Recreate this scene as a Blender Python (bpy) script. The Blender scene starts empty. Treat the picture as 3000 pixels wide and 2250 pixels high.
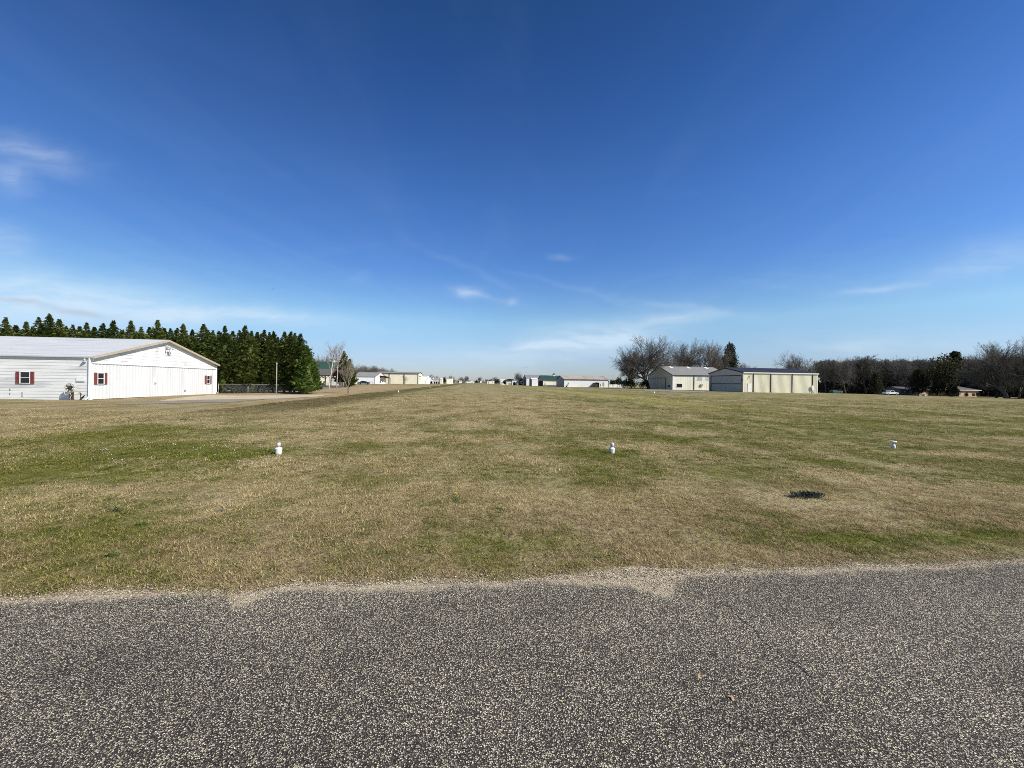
import bpy, bmesh, math, random
import numpy as np
from mathutils import Vector, Matrix, noise as mnoise
R = math.radians
PI = math.pi
random.seed(7)
S = bpy.context.scene
COL = S.collection

# ------------------------------------------------------------------ camera
FPX = 1127.0                       # focal length in pixels of the 3000 px wide photograph
YAW, ROLL, PITCH = R(5.6), R(0.80), R(-0.23)
CAM = Vector((0, 0, 1.6))
_F0 = Vector((math.sin(YAW), math.cos(YAW), 0))
_R0 = Vector((math.cos(YAW), -math.sin(YAW), 0))
_U0 = Vector((0, 0, 1))
_F = _F0 * math.cos(PITCH) + _U0 * math.sin(PITCH)
_U = _U0 * math.cos(PITCH) - _F0 * math.sin(PITCH)
_RI = _R0 * math.cos(ROLL) + _U * math.sin(ROLL)
_UI = -_R0 * math.sin(ROLL) + _U * math.cos(ROLL)
cd = bpy.data.cameras.new("camera")
cam = bpy.data.objects.new("camera", cd)
COL.objects.link(cam)
cd.sensor_width = 36
cd.lens = 36 * FPX / 3000
cd.clip_start, cd.clip_end = 0.05, 9000
M = Matrix((_RI, _UI, -_F)).transposed().to_4x4()
M.translation = CAM
cam.matrix_world = M
S.camera = cam

# ------------------------------------------------------------------ world, sun, exposure
SUN_EL = R(38)
SUN_H = (_R0 * math.sin(R(64)) - _F0 * math.cos(R(64))).normalized()   # behind the camera, to the right
SUN_DIR = SUN_H * math.cos(SUN_EL) + Vector((0, 0, math.sin(SUN_EL)))
S.view_settings.view_transform = 'Standard'
S.view_settings.look = 'None'
S.view_settings.gamma = 1
S.view_settings.exposure = 0.45
S.cycles.use_denoising = False
S.cycles.filter_width = 0.95
sl = bpy.data.lights.new("sun", 'SUN')
sl.energy = 4.5
sl.angle = R(0.5)
sl.color = (1.0, 0.95, 0.86)
sun = bpy.data.objects.new("sun", sl)
COL.objects.link(sun)
sun.rotation_euler = SUN_DIR.to_track_quat('Z', 'Y').to_euler()
sun.location = (60, -60, 80)


class NT:
    """small node-tree helper"""
    def __init__(s, tree):
        s.t = tree
        tree.nodes.clear()

    def n(s, typ, ins=None, **kw):
        nd = s.t.nodes.new(typ)
        for k, v in kw.items():
            setattr(nd, k, v)
        for k, v in (ins or {}).items():
            s.set(nd.inputs[k], v)
        return nd

    def set(s, sock, v):
        if isinstance(v, bpy.types.NodeSocket):
            s.t.links.new(v, sock)
        elif isinstance(v, bpy.types.Node):
            s.t.links.new(v.outputs[0], sock)
        else:
            if sock.type == 'RGBA' and len(v) == 3:
                v = (*v, 1)
            sock.default_value = v

    def math(s, op, a, b=None, c=None, clamp=False):
        nd = s.n('ShaderNodeMath', operation=op, use_clamp=clamp)
        for i, v in enumerate((a, b, c)):
            if v is not None:
                s.set(nd.inputs[i], v)
        return nd.outputs[0]

    def vmath(s, op, a, b=None, out=0):
        nd = s.n('ShaderNodeVectorMath', operation=op)
        s.set(nd.inputs[0], a)
        if b is not None:
            s.set(nd.inputs['Scale'] if op == 'SCALE' else nd.inputs[1], b)
        return nd.outputs[out]

    def mix(s, fac, a, b, blend='MIX'):
        nd = s.n('ShaderNodeMix', data_type='RGBA', blend_type=blend)
        s.set(nd.inputs[0], fac)
        s.set(nd.inputs[6], a)
        s.set(nd.inputs[7], b)
        return nd.outputs[2]

    def noise(s, vec, scale, detail=3, rough=0.55, dist=0.0, out=0):
        nd = s.n('ShaderNodeTexNoise', {'Scale': scale, 'Detail': detail, 'Roughness': rough, 'Distortion': dist})
        if vec is not None:
            s.set(nd.inputs['Vector'], vec)
        return nd.outputs[out]

    def ramp(s, fac, stops, interp='LINEAR'):
        nd = s.n('ShaderNodeValToRGB')
        cr = nd.color_ramp
        cr.interpolation = interp
        while len(cr.elements) < len(stops):
            cr.elements.new(0.5)
        for e, (p, c) in zip(cr.elements, stops):
            e.position = p
            e.color = (*c, 1) if len(c) == 3 else c
        s.set(nd.inputs[0], fac)
        return nd.outputs[0]

    def maprange(s, v, a, b, c=0.0, d=1.0, interp='SMOOTHSTEP'):
        nd = s.n('ShaderNodeMapRange', interpolation_type=interp)
        for i, x in enumerate((v, a, b, c, d)):
            s.set(nd.inputs[i], x)
        return nd.outputs[0]


def px_dir(px, py):
    """direction (right, up) slopes of a photograph pixel, with the camera's small roll taken out"""
    u, v = (px - 1500) / FPX, (1125 - py) / FPX
    d = _F + _RI * u + _UI * v
    return d


w = bpy.data.worlds.new("World")
S.world = w
w.use_nodes = True
t = NT(w.node_tree)
sky = t.n('ShaderNodeTexSky', sky_type='NISHITA', sun_disc=False)
sky.sun_elevation = SUN_EL
sky.sun_rotation = math.atan2(SUN_H.x, SUN_H.y)
sky.air_density = 1.0
sky.dust_density = 0.25
sky.ozone_density = 2.2
gen = t.n('ShaderNodeTexCoord').outputs['Generated']
dF = t.vmath('DOT_PRODUCT', gen, tuple(_F0), out=1)
dR = t.vmath('DOT_PRODUCT', gen, tuple(_R0), out=1)
dZ = t.n('ShaderNodeSeparateXYZ', {0: gen}).outputs[2]
dFc = t.math('MAXIMUM', dF, 0.05)
su = t.math('DIVIDE', dR, dFc)
sv = t.math('DIVIDE', dZ, dFc)
suv = t.n('ShaderNodeCombineXYZ', {0: su, 1: sv, 2: 0.0}).outputs[0]
warp = t.noise(suv, 3.0, 4, 0.6, out=1)
wsub = t.vmath('SUBTRACT', warp, (0.5, 0.5, 0.5))
suvw = t.vmath('ADD', suv, t.vmath('MULTIPLY', wsub, (0.30, 0.07, 0.0)))


def cloud_blob(px, py, sx, sy, tilt, amp):
    d = px_dir(px, py)
    u, v = d.dot(_R0) / d.dot(_F0), d.z / d.dot(_F0)
    mp = t.n('ShaderNodeMapping', vector_type='TEXTURE')
    t.set(mp.inputs[0], suvw)
    mp.inputs['Location'].default_value = (u, v, 0)
    mp.inputs['Rotation'].default_value = (0, 0, R(tilt))
    mp.inputs['Scale'].default_value = (sx / FPX, sy / FPX, 1)
    l = t.vmath('DOT_PRODUCT', mp.outputs[0], mp.outputs[0], out=1)
    return t.math('MULTIPLY', t.math('EXPONENT', t.math('MULTIPLY', l, -1.0)), amp)


blobs = [(60, 445, 190, 42, -11, 0.42), (0, 525, 60, 38, -8, 0.5), (0, 700, 90, 45, -10, 0.34),
         (110, 850, 420, 66, -6, 0.72), (20, 930, 330, 60, 0, 0.55), (540, 912, 420, 28, -3, 0.88), (850, 928, 110, 9, 0, 0.35),
         (1352, 858, 42, 15, -3, 0.60), (1432, 874, 80, 7, -10, 0.22), (1490, 882, 26, 11, 8, 0.55), (1655, 759, 38, 8, 2, 0.30),
         (1750, 972, 230, 42, 6, 0.75), (1600, 1014, 130, 10, 2, 0.75), (1730, 1000, 210, 22, 5, 0.55), (1560, 1046, 360, 30, 1, 0.50),
         (2010, 930, 120, 14, 3, 0.42), (1960, 895, 190, 11, -9, 0.20), (1700, 850, 260, 7, -15, 0.09), (1380, 795, 150, 12, -22, 0.10),
         (2570, 845, 120, 9, 4, 0.42), (2830, 800, 170, 30, 9, 0.28), (2470, 1003, 120, 12, 3, 0.30), (2700, 1000, 420, 40, 2, 0.30), (2950, 740, 130, 50, 10, 0.22)]
cl = None
for b in blobs:
    g = cloud_blob(*b)
    cl = g if cl is None else t.math('ADD', cl, g)
strv = t.vmath('MULTIPLY', suvw, (3.2, 17.0, 1.0))
cn = t.noise(strv, 1.6, 7, 0.6, 0.4)
cn = t.maprange(cn, 0.28, 0.72, 0.45, 1.12)
wisp = t.maprange(t.noise(t.vmath('MULTIPLY', suvw, (1.4, 9.0, 1.0)), 1.3, 8, 0.62, 0.8), 0.52, 0.82, 0.0, 0.14)
dZc = t.math('MAXIMUM', dZ, 0.03)
cpl = t.n('ShaderNodeCombineXYZ', {0: t.math('DIVIDE', dR, dZc), 1: t.math('DIVIDE', dF, dZc), 2: 0.0}).outputs[0]
cir = t.noise(t.vmath('MULTIPLY', cpl, (1.7, 0.45, 1.0)), 1.0, 6, 0.55, 1.2)
cir = t.math('MULTIPLY', t.maprange(cir, 0.40, 0.85, 0.0, 0.055), t.maprange(dZ, 0.72, 0.25, 0.55, 1.0))
wfade = t.maprange(sv, 0.0, 0.75, 1.0, 0.0)
cloud = t.math('ADD', t.math('MULTIPLY', cl, cn), t.math('ADD', cir, t.math('MULTIPLY', wisp, wfade)), clamp=True)
hsv = t.n('ShaderNodeHueSaturation', {'Hue': 0.508, 'Saturation': 1.12, 'Value': 1.0, 'Fac': 1.0, 'Color': sky.outputs[0]})
gam = t.n('ShaderNodeGamma', {0: hsv.outputs[0], 1: 1.0}).outputs[0]
# the deep, polarised-looking blue of the clear winter sky: colour balance by height above the horizon
tint = t.ramp(dZ, [(0.0, (0.31, 0.355, 0.525)), (0.053, (0.355, 0.395, 0.54)), (0.15, (0.50, 0.59, 0.60)), (0.275, (0.34, 0.49, 0.645)), (0.42, (0.29, 0.455, 0.635)), (0.59, (0.19, 0.35, 0.52)), (0.72, (0.15, 0.285, 0.40))])
gam = t.mix(1.0, gam, t.vmath('SCALE', tint, t.maprange(dR, -0.75, -0.1, 1.66, 2.0)), 'MULTIPLY')
skyc = t.mix(t.math('MULTIPLY', cloud, 0.62), gam, (6.6, 7.6, 8.6))
# two small grey cloud shreds low on the left
gr = t.math('ADD', cloud_blob(60, 888, 110, 9, -7, 0.6), cloud_blob(230, 917, 95, 10, -2, 0.6))
gr = t.math('MULTIPLY', gr, cn, clamp=True)
skyc = t.mix(gr, skyc, (4.0, 4.7, 5.7))
gr2 = cloud_blob(1517, 1071, 10, 2.4, 0, 0.7)
skyc = t.mix(gr2, skyc, (3.4, 4.6, 6.2))
bg = t.n('ShaderNodeBackground', {0: skyc, 1: 0.085})
t.n('ShaderNodeOutputWorld', {0: bg})

# ------------------------------------------------------------------ ground heights and pixel helpers


def sst(a, b, x):
    k = np.clip((x - a) / (b - a), 0, 1)
    return k * k * (3 - 2 * k)


def gz(x, y):
    x = np.asarray(x, float)
    y = np.asarray(y, float)
    z = -0.32 * sst(-13.2, -14.7, x) * (1 - sst(60, 130, y)) * sst(3.5, 9, y)
    z = z - 2.0 * sst(55, 235, x) * sst(20, 90, y)
    far = sst(3.6, 7, y)
    z = z + far * (0.030 * np.sin(x * 0.55 + 1.1) * np.sin(y * 0.43 + 0.4) + 0.022 * np.sin(x * 0.21 + y * 0.33) + 0.015 * np.sin(x * 1.3 - y * 0.9))
    return z


def gpt(px, D):
    """ground point seen in photo column px at camera depth D"""
    u = (px - 1500) / FPX
    P = CAM + (_F + _RI * u) * D
    for _ in range(6):
        z = float(gz(P.x, P.y))
        P = P + _UI * ((z - P.z) / _UI.z)
    return P


def gpix(px, py):
    """ground point under a photo pixel"""
    d = px_dir(px, py)
    s = 1.0
    lo, hi = 0.5, 3000.0
    for _ in range(60):
        mid = (lo + hi) / 2
        P = CAM + d * mid
        if P.z > float(gz(P.x, P.y)):
            lo = mid
        else:
            hi = mid
    return CAM + d * lo


# ------------------------------------------------------------------ mesh builder and object helpers
class MB:
    def __init__(s):
        s.v, s.f = [], []

    def quad(s, a, b, c, d):
        n = len(s.v)
        s.v += [tuple(a), tuple(b), tuple(c), tuple(d)]
        s.f.append((n, n + 1, n + 2, n + 3))

    def tri(s, a, b, c):
        n = len(s.v)
        s.v += [tuple(a), tuple(b), tuple(c)]
        s.f.append((n, n + 1, n + 2))

    def poly(s, pts):
        n = len(s.v)
        s.v += [tuple(p) for p in pts]
        s.f.append(tuple(range(n, n + len(pts))))

    def box(s, x0, x1, y0, y1, z0, z1):
        n = len(s.v)
        s.v += [(x0, y0, z0), (x1, y0, z0), (x1, y1, z0), (x0, y1, z0), (x0, y0, z1), (x1, y0, z1), (x1, y1, z1), (x0, y1, z1)]
        for f in ((0, 3, 2, 1), (4, 5, 6, 7), (0, 1, 5, 4), (1, 2, 6, 5), (2, 3, 7, 6), (3, 0, 4, 7)):
            s.f.append(tuple(n + i for i in f))

    def bar(s, a, b, wx, wy):
        """rectangular bar from a to b"""
        s.tube([a, b], [wx * 0.7071, wx * 0.7071], 4)

    def tube(s, pts, rad, sides=6, cap=True):
        pts = [Vector(p) for p in pts]
        rings = []
        prev = None
        for i, p in enumerate(pts):
            d = (pts[min(i + 1, len(pts) - 1)] - pts[max(i - 1, 0)])
            if d.length < 1e-9:
                d = Vector((0, 0, 1))
            d.normalize()
            a = d.cross(Vector((0, 0, 1)) if abs(d.z) < 0.9 else Vector((1, 0, 0)))
            if prev is not None:
                a2 = prev - d * prev.dot(d)
                if a2.length > 1e-6:
                    a = a2
            a.normalize()
            prev = a
            b = d.cross(a)
            n = len(s.v)
            r = rad[i]
            for k in range(sides):
                an = 2 * PI * (k + 0.5) / sides
                q = p + a * (r * math.cos(an)) + b * (r * math.sin(an))
                s.v.append((q.x, q.y, q.z))
            rings.append(n)
        for i in range(len(rings) - 1):
            A, B = rings[i], rings[i + 1]
            for k in range(sides):
                k2 = (k + 1) % sides
                s.f.append((A + k, A + k2, B + k2, B + k))
        if cap:
            s.f.append(tuple(rings[0] + k for k in reversed(range(sides))))
            s.f.append(tuple(rings[-1] + k for k in range(sides)))

    def lathe(s, prof, sides=16, c=(0, 0, 0)):
        n = len(s.v)
        for r, z in prof:
            for k in range(sides):
                a = 2 * PI * k / sides
                s.v.append((c[0] + r * math.cos(a), c[1] + r * math.sin(a), c[2] + z))
        for i in range(len(prof) - 1):
            for k in range(sides):
                k2 = (k + 1) % sides
                s.f.append((n + i * sides + k, n + i * sides + k2, n + (i + 1) * sides + k2, n + (i + 1) * sides + k))
        s.f.append(tuple(n + k for k in reversed(range(sides))))
        s.f.append(tuple(n + (len(prof) - 1) * sides + k for k in range(sides)))

    def extrude(s, prof, axis, a, b):
        """closed profile (list of 2-d points) extruded along an axis: 'x' -> prof=(y,z), 'y' -> prof=(x,z)"""
        def P(p, q):
            return (q, p[0], p[1]) if axis == 'x' else (p[0], q, p[1])
        n = len(s.v)
        m = len(prof)
        s.v += [P(p, a) for p in prof] + [P(p, b) for p in prof]
        for k in range(m):
            k2 = (k + 1) % m
            s.f.append((n + k, n + k2, n + m + k2, n + m + k))
        s.f.append(tuple(n + k for k in reversed(range(m))))
        s.f.append(tuple(n + m + k for k in range(m)))

    def mesh(s, name, mat=None, smooth=False, recalc=False):
        me = bpy.data.meshes.new(name)
        me.from_pydata(s.v, [], s.f)
        if recalc:
            bm = bmesh.new()
            bm.from_mesh(me)
            bmesh.ops.recalc_face_normals(bm, faces=bm.faces)
            bm.to_mesh(me)
            bm.free()
        if mat:
            me.materials.append(mat)
        if smooth:
            me.polygons.foreach_set('use_smooth', [True] * len(me.polygons))
        return me

    def build(s, name, mat, parent=None, smooth=False, recalc=False):
        return link(name, s.mesh(name, mat, smooth, recalc), parent)


def link(name, me, parent=None, loc=None):
    o = bpy.data.objects.new(name, me)
    COL.objects.link(o)
    if parent:
        o.parent = parent
    if loc is not None:
        o.location = loc
    return o


def tag(o, label=None, cat=None, group=None, kind=None):
    if label:
        o['label'] = label
    if cat:
        o['category'] = cat
    if group:
        o['group'] = group
    if kind:
        o['kind'] = kind
    return o


def thing(name, label, cat, loc=(0, 0, 0), rz=0.0, group=None):
    o = bpy.data.objects.new(name, None)
    COL.objects.link(o)
    o.empty_display_size = 0.3
    o.location = loc
    o.rotation_euler = (0, 0, rz)
    return tag(o, label, cat, group)


def dup(root, loc, rz=0.0, scale=None, label=None, group=None):
    def cp(o, par):
        c = o.copy()
        COL.objects.link(c)
        c.parent = par
        for ch in o.children:
            cp(ch, c)
        return c
    r = cp(root, None)
    r.location = loc
    r.rotation_euler = (0, 0, rz)
    if scale is not None:
        r.scale = scale if isinstance(scale, (tuple, list)) else (scale,) * 3
    if label:
        r['label'] = label
    if group:
        r['group'] = group
    return r


# ------------------------------------------------------------------ materials
def new_mat(name):
    m = bpy.data.materials.new(name)
    m.use_nodes = True
    return m, NT(m.node_tree)


def finish(t, color, rough=0.7, bump=None, bstr=0.3, bdist=0.02, spec=0.3, metal=0.0, trans=None):
    ins = {'Base Color': color, 'Roughness': rough, 'Specular IOR Level': spec, 'Metallic': metal}
    b = t.n('ShaderNodeBsdfPrincipled', ins)
    if bump is not None:
        bn = t.n('ShaderNodeBump', {'Strength': bstr, 'Distance': bdist, 'Height': bump})
        t.set(b.inputs['Normal'], bn)
    out = b.outputs[0]
    if trans is not None:
        tr = t.n('ShaderNodeBsdfTranslucent', {'Color': trans[0]})
        mx = t.n('ShaderNodeMixShader', {0: trans[1]})
        t.set(mx.inputs[1], out)
        t.set(mx.inputs[2], tr.outputs[0])
        out = mx.outputs[0]
    t.n('ShaderNodeOutputMaterial', {0: out})


def plain(name, c, rough=0.7, var=0.25, scale=3.0, stretch=(1, 1, 1), bstr=0.0, spec=0.3, metal=0.0, dirt=None, dirt_amt=0.35):
    """a surface of one colour with worn, uneven tone"""
    m, t = new_mat(name)
    co = t.n('ShaderNodeTexCoord').outputs['Object']
    v = t.vmath('MULTIPLY', co, stretch)
    n1 = t.noise(v, scale, 5, 0.6)
    f = t.maprange(n1, 0.3, 0.7, 1 - var, 1 + var * 0.5, 'LINEAR')
    colr = t.mix(1.0, (*c, 1), t.n('ShaderNodeCombineColor', {0: f, 1: f, 2: f}).outputs[0], 'MULTIPLY')
    if dirt:
        n2 = t.noise(v, scale * 0.35, 6, 0.65, 0.5)
        colr = t.mix(t.maprange(n2, 0.5, 0.78, 0.0, dirt_amt), colr, dirt)
    finish(t, colr, rough, n1 if bstr else None, bstr, 0.01, spec, metal)
    return m


MT = {}
MT['white_siding'] = plain('weathered_white_siding', (0.76, 0.76, 0.73), 0.6, 0.16, 1.3, (0.30, 1, 3.0), dirt=(0.33, 0.335, 0.34), dirt_amt=1.0)
MT['white_panel'] = plain('white_ribbed_metal', (0.62, 0.62, 0.61), 0.5, 0.08, 2.2, (1, 1, 0.15), dirt=(0.42, 0.42, 0.41), dirt_amt=0.7)
MT['white_roof'] = plain('weathered_white_roofing', (0.545, 0.56, 0.56), 0.8, 0.14, 1.6, (0.2, 2.5, 1), dirt=(0.33, 0.34, 0.345), dirt_amt=0.85)
MT['white_paint'] = plain('white_paint', (0.80, 0.80, 0.78), 0.5, 0.06, 2.0)
MT['far_white'] = plain('white_wall', (0.82, 0.81, 0.78), 0.6, 0.08, 0.6, dirt=(0.6, 0.6, 0.58), dirt_amt=0.3)
MT['cream'] = plain('cream_ribbed_metal', (0.78, 0.73, 0.54), 0.5, 0.07, 0.8, (1, 1, 0.3), dirt=(0.5, 0.46, 0.32), dirt_amt=0.4)
MT['pale_cream'] = plain('pale_cream_metal', (0.80, 0.765, 0.61), 0.5, 0.07, 0.8, (1, 1, 0.3), dirt=(0.55, 0.52, 0.42), dirt_amt=0.4)
MT['tan_trim'] = plain('tan_fascia', (0.42, 0.36, 0.27), 0.6, 0.15, 2)
MT['shutter'] = plain('faded_red_shutter', (0.22, 0.058, 0.05), 0.6, 0.25, 6)
MT['glass'] = plain('dark_window_glass', (0.02, 0.022, 0.025), 0.08, 0.2, 1, spec=0.6)
MT['black_trim'] = plain('dark_brown_trim', (0.025, 0.022, 0.022), 0.5, 0.2, 2)
MT['grey_roof'] = plain('grey_metal_roof', (0.255, 0.25, 0.235), 0.75, 0.12, 0.7, (1, 0.3, 1), dirt=(0.16, 0.16, 0.17), dirt_amt=0.4)
MT['blue_roof'] = plain('dark_blue_metal_roof', (0.05, 0.053, 0.075), 0.6, 0.12, 0.7)
MT['rust_roof'] = plain('rusty_pale_roof', (0.44, 0.39, 0.32), 0.9, 0.2, 0.5, (1, 0.25, 1), dirt=(0.30, 0.19, 0.14), dirt_amt=0.8)
MT['green_roof'] = plain('green_metal_roof', (0.038, 0.080, 0.055), 0.45, 0.12, 0.7)
MT['shingle'] = plain('grey_brown_shingles', (0.12, 0.11, 0.105), 0.85, 0.3, 5)
MT['door_grey'] = plain('grey_door_panel', (0.50, 0.46, 0.39), 0.5, 0.08, 0.6)
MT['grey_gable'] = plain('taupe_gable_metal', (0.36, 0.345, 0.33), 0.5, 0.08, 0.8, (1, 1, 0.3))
MT['shaded_cream'] = plain('shade_darkened_cream_metal', (0.58, 0.53, 0.43), 0.5, 0.08, 0.8, (1, 1, 0.3))  # the cream wall metal, darkened to put the gables' shade into its colour
MT['dark_fill'] = plain('interior_shade_and_dark_door', (0.012, 0.012, 0.013), 0.9, 0.2, 1)  # near-black fill that paints the shade inside open bays and carports
MT['blue_grey'] = plain('slate_blue_and_gable_shade', (0.17, 0.175, 0.19), 0.5, 0.1, 0.8)  # slate of the grey shed; on the long hangar's gable it paints shade
MT['galv'] = plain('galvanised_steel', (0.40, 0.41, 0.42), 0.45, 0.15, 4, metal=0.4)
MT['galv_pale'] = plain('dull_white_pole_paint', (0.50, 0.49, 0.45), 0.6, 0.2, 3)
MT['light_paint'] = plain('grimy_white_light_paint', (0.74, 0.73, 0.69), 0.45, 0.15, 14, dirt=(0.30, 0.25, 0.17), dirt_amt=0.8)
MT['brick'] = plain('pale_orange_brick', (0.55, 0.39, 0.28), 0.85, 0.25, 4)
MT['conc'] = plain('weathered_concrete', (0.52, 0.44, 0.30), 0.9, 0.2, 0.4, dirt=(0.36, 0.29, 0.18), dirt_amt=0.7, bstr=0.1)
MT['rubber'] = plain('black_rubber', (0.02, 0.02, 0.02), 0.8, 0.2, 5)
MT['hose'] = plain('pale_grey_hose', (0.60, 0.60, 0.54), 0.5, 0.3, 9)
MT['wood_dark'] = plain('dark_timber', (0.06, 0.045, 0.035), 0.8, 0.3, 3)
MT['red_wood'] = plain('reddish_brown_timber', (0.12, 0.05, 0.04), 0.8, 0.3, 3)
MT['car_dark'] = plain('dark_car_paint', (0.03, 0.032, 0.038), 0.25, 0.05, 1, spec=0.6)
MT['car_white'] = plain('white_car_paint', (0.80, 0.80, 0.80), 0.25, 0.03, 1, spec=0.6)
MT['teal'] = plain('teal_painted_steel', (0.02, 0.11, 0.13), 0.5, 0.2, 1)
MT['clear_glass'] = plain('frosted_light_globe', (0.62, 0.66, 0.66), 0.12, 0.05, 3, spec=0.7)
MT['pink_clay'] = plain('faded_red_lens', (0.50, 0.33, 0.30), 0.4, 0.2, 5)
MT['bark_grey'] = plain('grey_bark', (0.13, 0.115, 0.095), 0.9, 0.3, 2.5, (1, 1, 0.3))
MT['twig'] = plain('grey_brown_twigs', (0.17, 0.148, 0.122), 0.9, 0.25, 0.8)
MT['twig_dark'] = plain('dark_forest_twigs', (0.175, 0.157, 0.12), 0.9, 0.3, 0.6)
MT['bark_dark'] = plain('dark_bark', (0.12, 0.10, 0.08), 0.9, 0.3, 2.5)
MT['bark_pale'] = plain('pale_bark', (0.55, 0.50, 0.42), 0.85, 0.25, 3, dirt=(0.25, 0.22, 0.18), dirt_amt=0.6)
MT['twig_pale'] = plain('pale_twigs', (0.30, 0.27, 0.24), 0.9, 0.2, 1)
MT['lichen'] = plain('lichen_grey_twigs', (0.25, 0.22, 0.15), 0.9, 0.25, 2)


def leaf_mat(name, c1, c2, scale=0.7, tr=0.25):
    m, t = new_mat(name)
    co = t.n('ShaderNodeTexCoord').outputs['Object']
    n1 = t.noise(co, scale, 4, 0.6)
    n2 = t.noise(co, scale * 9, 2, 0.6)
    f = t.math('ADD', t.math('MULTIPLY', n1, 0.55), t.math('MULTIPLY', n2, 0.45))
    rnd = t.n('ShaderNodeObjectInfo').outputs['Random']
    f = t.math('ADD', f, t.maprange(rnd, 0, 1, -0.07, 0.07, 'LINEAR'))
    c = t.mix(t.maprange(f, 0.36, 0.64, 0, 1), c1, c2)
    finish(t, c, 0.65, spec=0.2, trans=(c, tr))
    return m


MT['cypress'] = leaf_mat('dark_green_cypress_foliage', (0.038, 0.058, 0.013), (0.135, 0.155, 0.034))
MT['cypress_light'] = leaf_mat('fresh_green_cypress_foliage', (0.05, 0.09, 0.015), (0.13, 0.185, 0.036))
MT['pine'] = leaf_mat('pine_needles', (0.022, 0.032, 0.016), (0.05, 0.062, 0.026))
MT['oakleaf'] = leaf_mat('dark_evergreen_leaves', (0.018, 0.027, 0.010), (0.045, 0.058, 0.020))
MT['olive'] = leaf_mat('olive_brown_leaves', (0.045, 0.042, 0.018), (0.085, 0.078, 0.032))
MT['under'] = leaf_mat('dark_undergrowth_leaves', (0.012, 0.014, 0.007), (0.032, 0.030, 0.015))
MT['weed'] = leaf_mat('dark_green_weed_leaves', (0.045, 0.075, 0.028), (0.10, 0.15, 0.06), 8)
MT['weed_dark'] = leaf_mat('blackish_green_weed_leaves', (0.018, 0.030, 0.022), (0.075, 0.105, 0.08), 12, 0.15)
MT['weed_bright'] = leaf_mat('bright_green_weed_leaves', (0.08, 0.14, 0.03), (0.14, 0.20, 0.05), 8)
MT['yellow'] = plain('yellow_petals', (0.75, 0.60, 0.03), 0.6, 0.1, 30)
MT['clover'] = plain('white_blossom', (0.75, 0.72, 0.62), 0.7, 0.1, 30)
MT['straw'] = plain('straw_stalk', (0.52, 0.44, 0.28), 0.8, 0.2, 20)
MT['dry_leaf'] = plain('dry_tan_leaf', (0.42, 0.28, 0.16), 0.7, 0.25, 40)

# ---- turf: one node group that tells, from the place on the field, how green and how brown the grass is
tg = bpy.data.node_groups.new('turf', 'ShaderNodeTree')
tg.interface.new_socket('Green', in_out='OUTPUT', socket_type='NodeSocketFloat')
tg.interface.new_socket('Straw', in_out='OUTPUT', socket_type='NodeSocketColor')
tg.interface.new_socket('Live', in_out='OUTPUT', socket_type='NodeSocketColor')
t = NT(tg)
pos = t.n('ShaderNodeNewGeometry').outputs['Position']
flat = t.vmath('MULTIPLY', pos, (1, 1, 0))
sx = t.n('ShaderNodeSeparateXYZ', {0: flat})
X, Y = sx.outputs[0], sx.outputs[1]
long = t.vmath('MULTIPLY', flat, (1, 0.62, 0))
nA = t.noise(long, 0.13, 5, 0.6, 0.6)
nB = t.noise(long, 0.62, 6, 0.62, 0.3)
nC = t.noise(flat, 3.1, 4, 0.6)


def gspot(c, s_, amp):
    v = t.vmath('DIVIDE', t.vmath('SUBTRACT', flat, (c[0], c[1], 0)), (s_[0], s_[1], 1))
    l = t.vmath('DOT_PRODUCT', v, v, out=1)
    return t.math('MULTIPLY', t.math('EXPONENT', t.math('MULTIPLY', l, -1)), amp)


gsum = t.math('ADD', t.math('MULTIPLY', t.math('SUBTRACT', nA, 0.5), 1.0), t.math('MULTIPLY', t.math('SUBTRACT', nB, 0.5), 1.55))
gsum = t.math('ADD', gsum, t.math('MULTIPLY', t.math('SUBTRACT', nC, 0.5), 1.25))
streak = t.noise(t.vmath('MULTIPLY', flat, (0.42, 0.022, 0)), 1.0, 4, 0.6)
gsum = t.math('ADD', gsum, t.math('MULTIPLY', t.math('MULTIPLY', t.math('SUBTRACT', streak, 0.5), 1.5), t.maprange(Y, 9, 22)))
band = t.noise(t.vmath('MULTIPLY', flat, (0.10, 0.75, 0)), 1.0, 4, 0.6, 0.5)
gsum = t.math('ADD', gsum, t.math('MULTIPLY', t.math('MULTIPLY', t.math('SUBTRACT', band, 0.5), 1.3), t.maprange(Y, 30, 12)))
spots = [((-8.6, 9.5), (4.2, 2.3), 0.36), ((-9.5, 13), (3.0, 2.6), 0.30), ((-5.0, 8.5), (1.2, 0.5), 0.75), ((3.2, 8.7), (0.9, 0.55), 0.75), ((-6.2, 6.9), (3.0, 1.0), 0.32), ((5.5, 7.0), (4.5, 0.8), 0.22),
         ((11.2, 9.2), (1.4, 0.7), 0.30), ((14, 14.5), (13, 3.6), 0.30), ((9, 10.5), (7, 1.6), 0.16), ((1.5, 7.0), (3.4, 1.0), 0.14),
         ((-1, 26), (8, 16), -0.30), ((0, 12.4), (3.2, 0.8), 0.22), ((30, 22), (14, 7), 0.14), ((-16, 26), (7, 20), -0.5), ((-24, 22), (9, 12), -0.45), ((-14.6, 16), (0.7, 14), -0.5),
         ((4.7, 3.65), (1.0, 0.22), 0.42), ((0.6, 3.75), (2.5, 0.22), 0.18), ((6.5, 5.2), (4, 0.45), -0.5), ((-4.6, 5.9), (2.5, 0.5), -0.25), ((0.5, 5.0), (4, 0.6), -0.14),
         ((-3.8, 4.4), (0.9, 0.35), 0.2), ((-26, 75), (9.5, 50), -0.45), ((1, 70), (6, 45), -0.28), ((1, 170), (8, 90), -0.2)]
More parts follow.
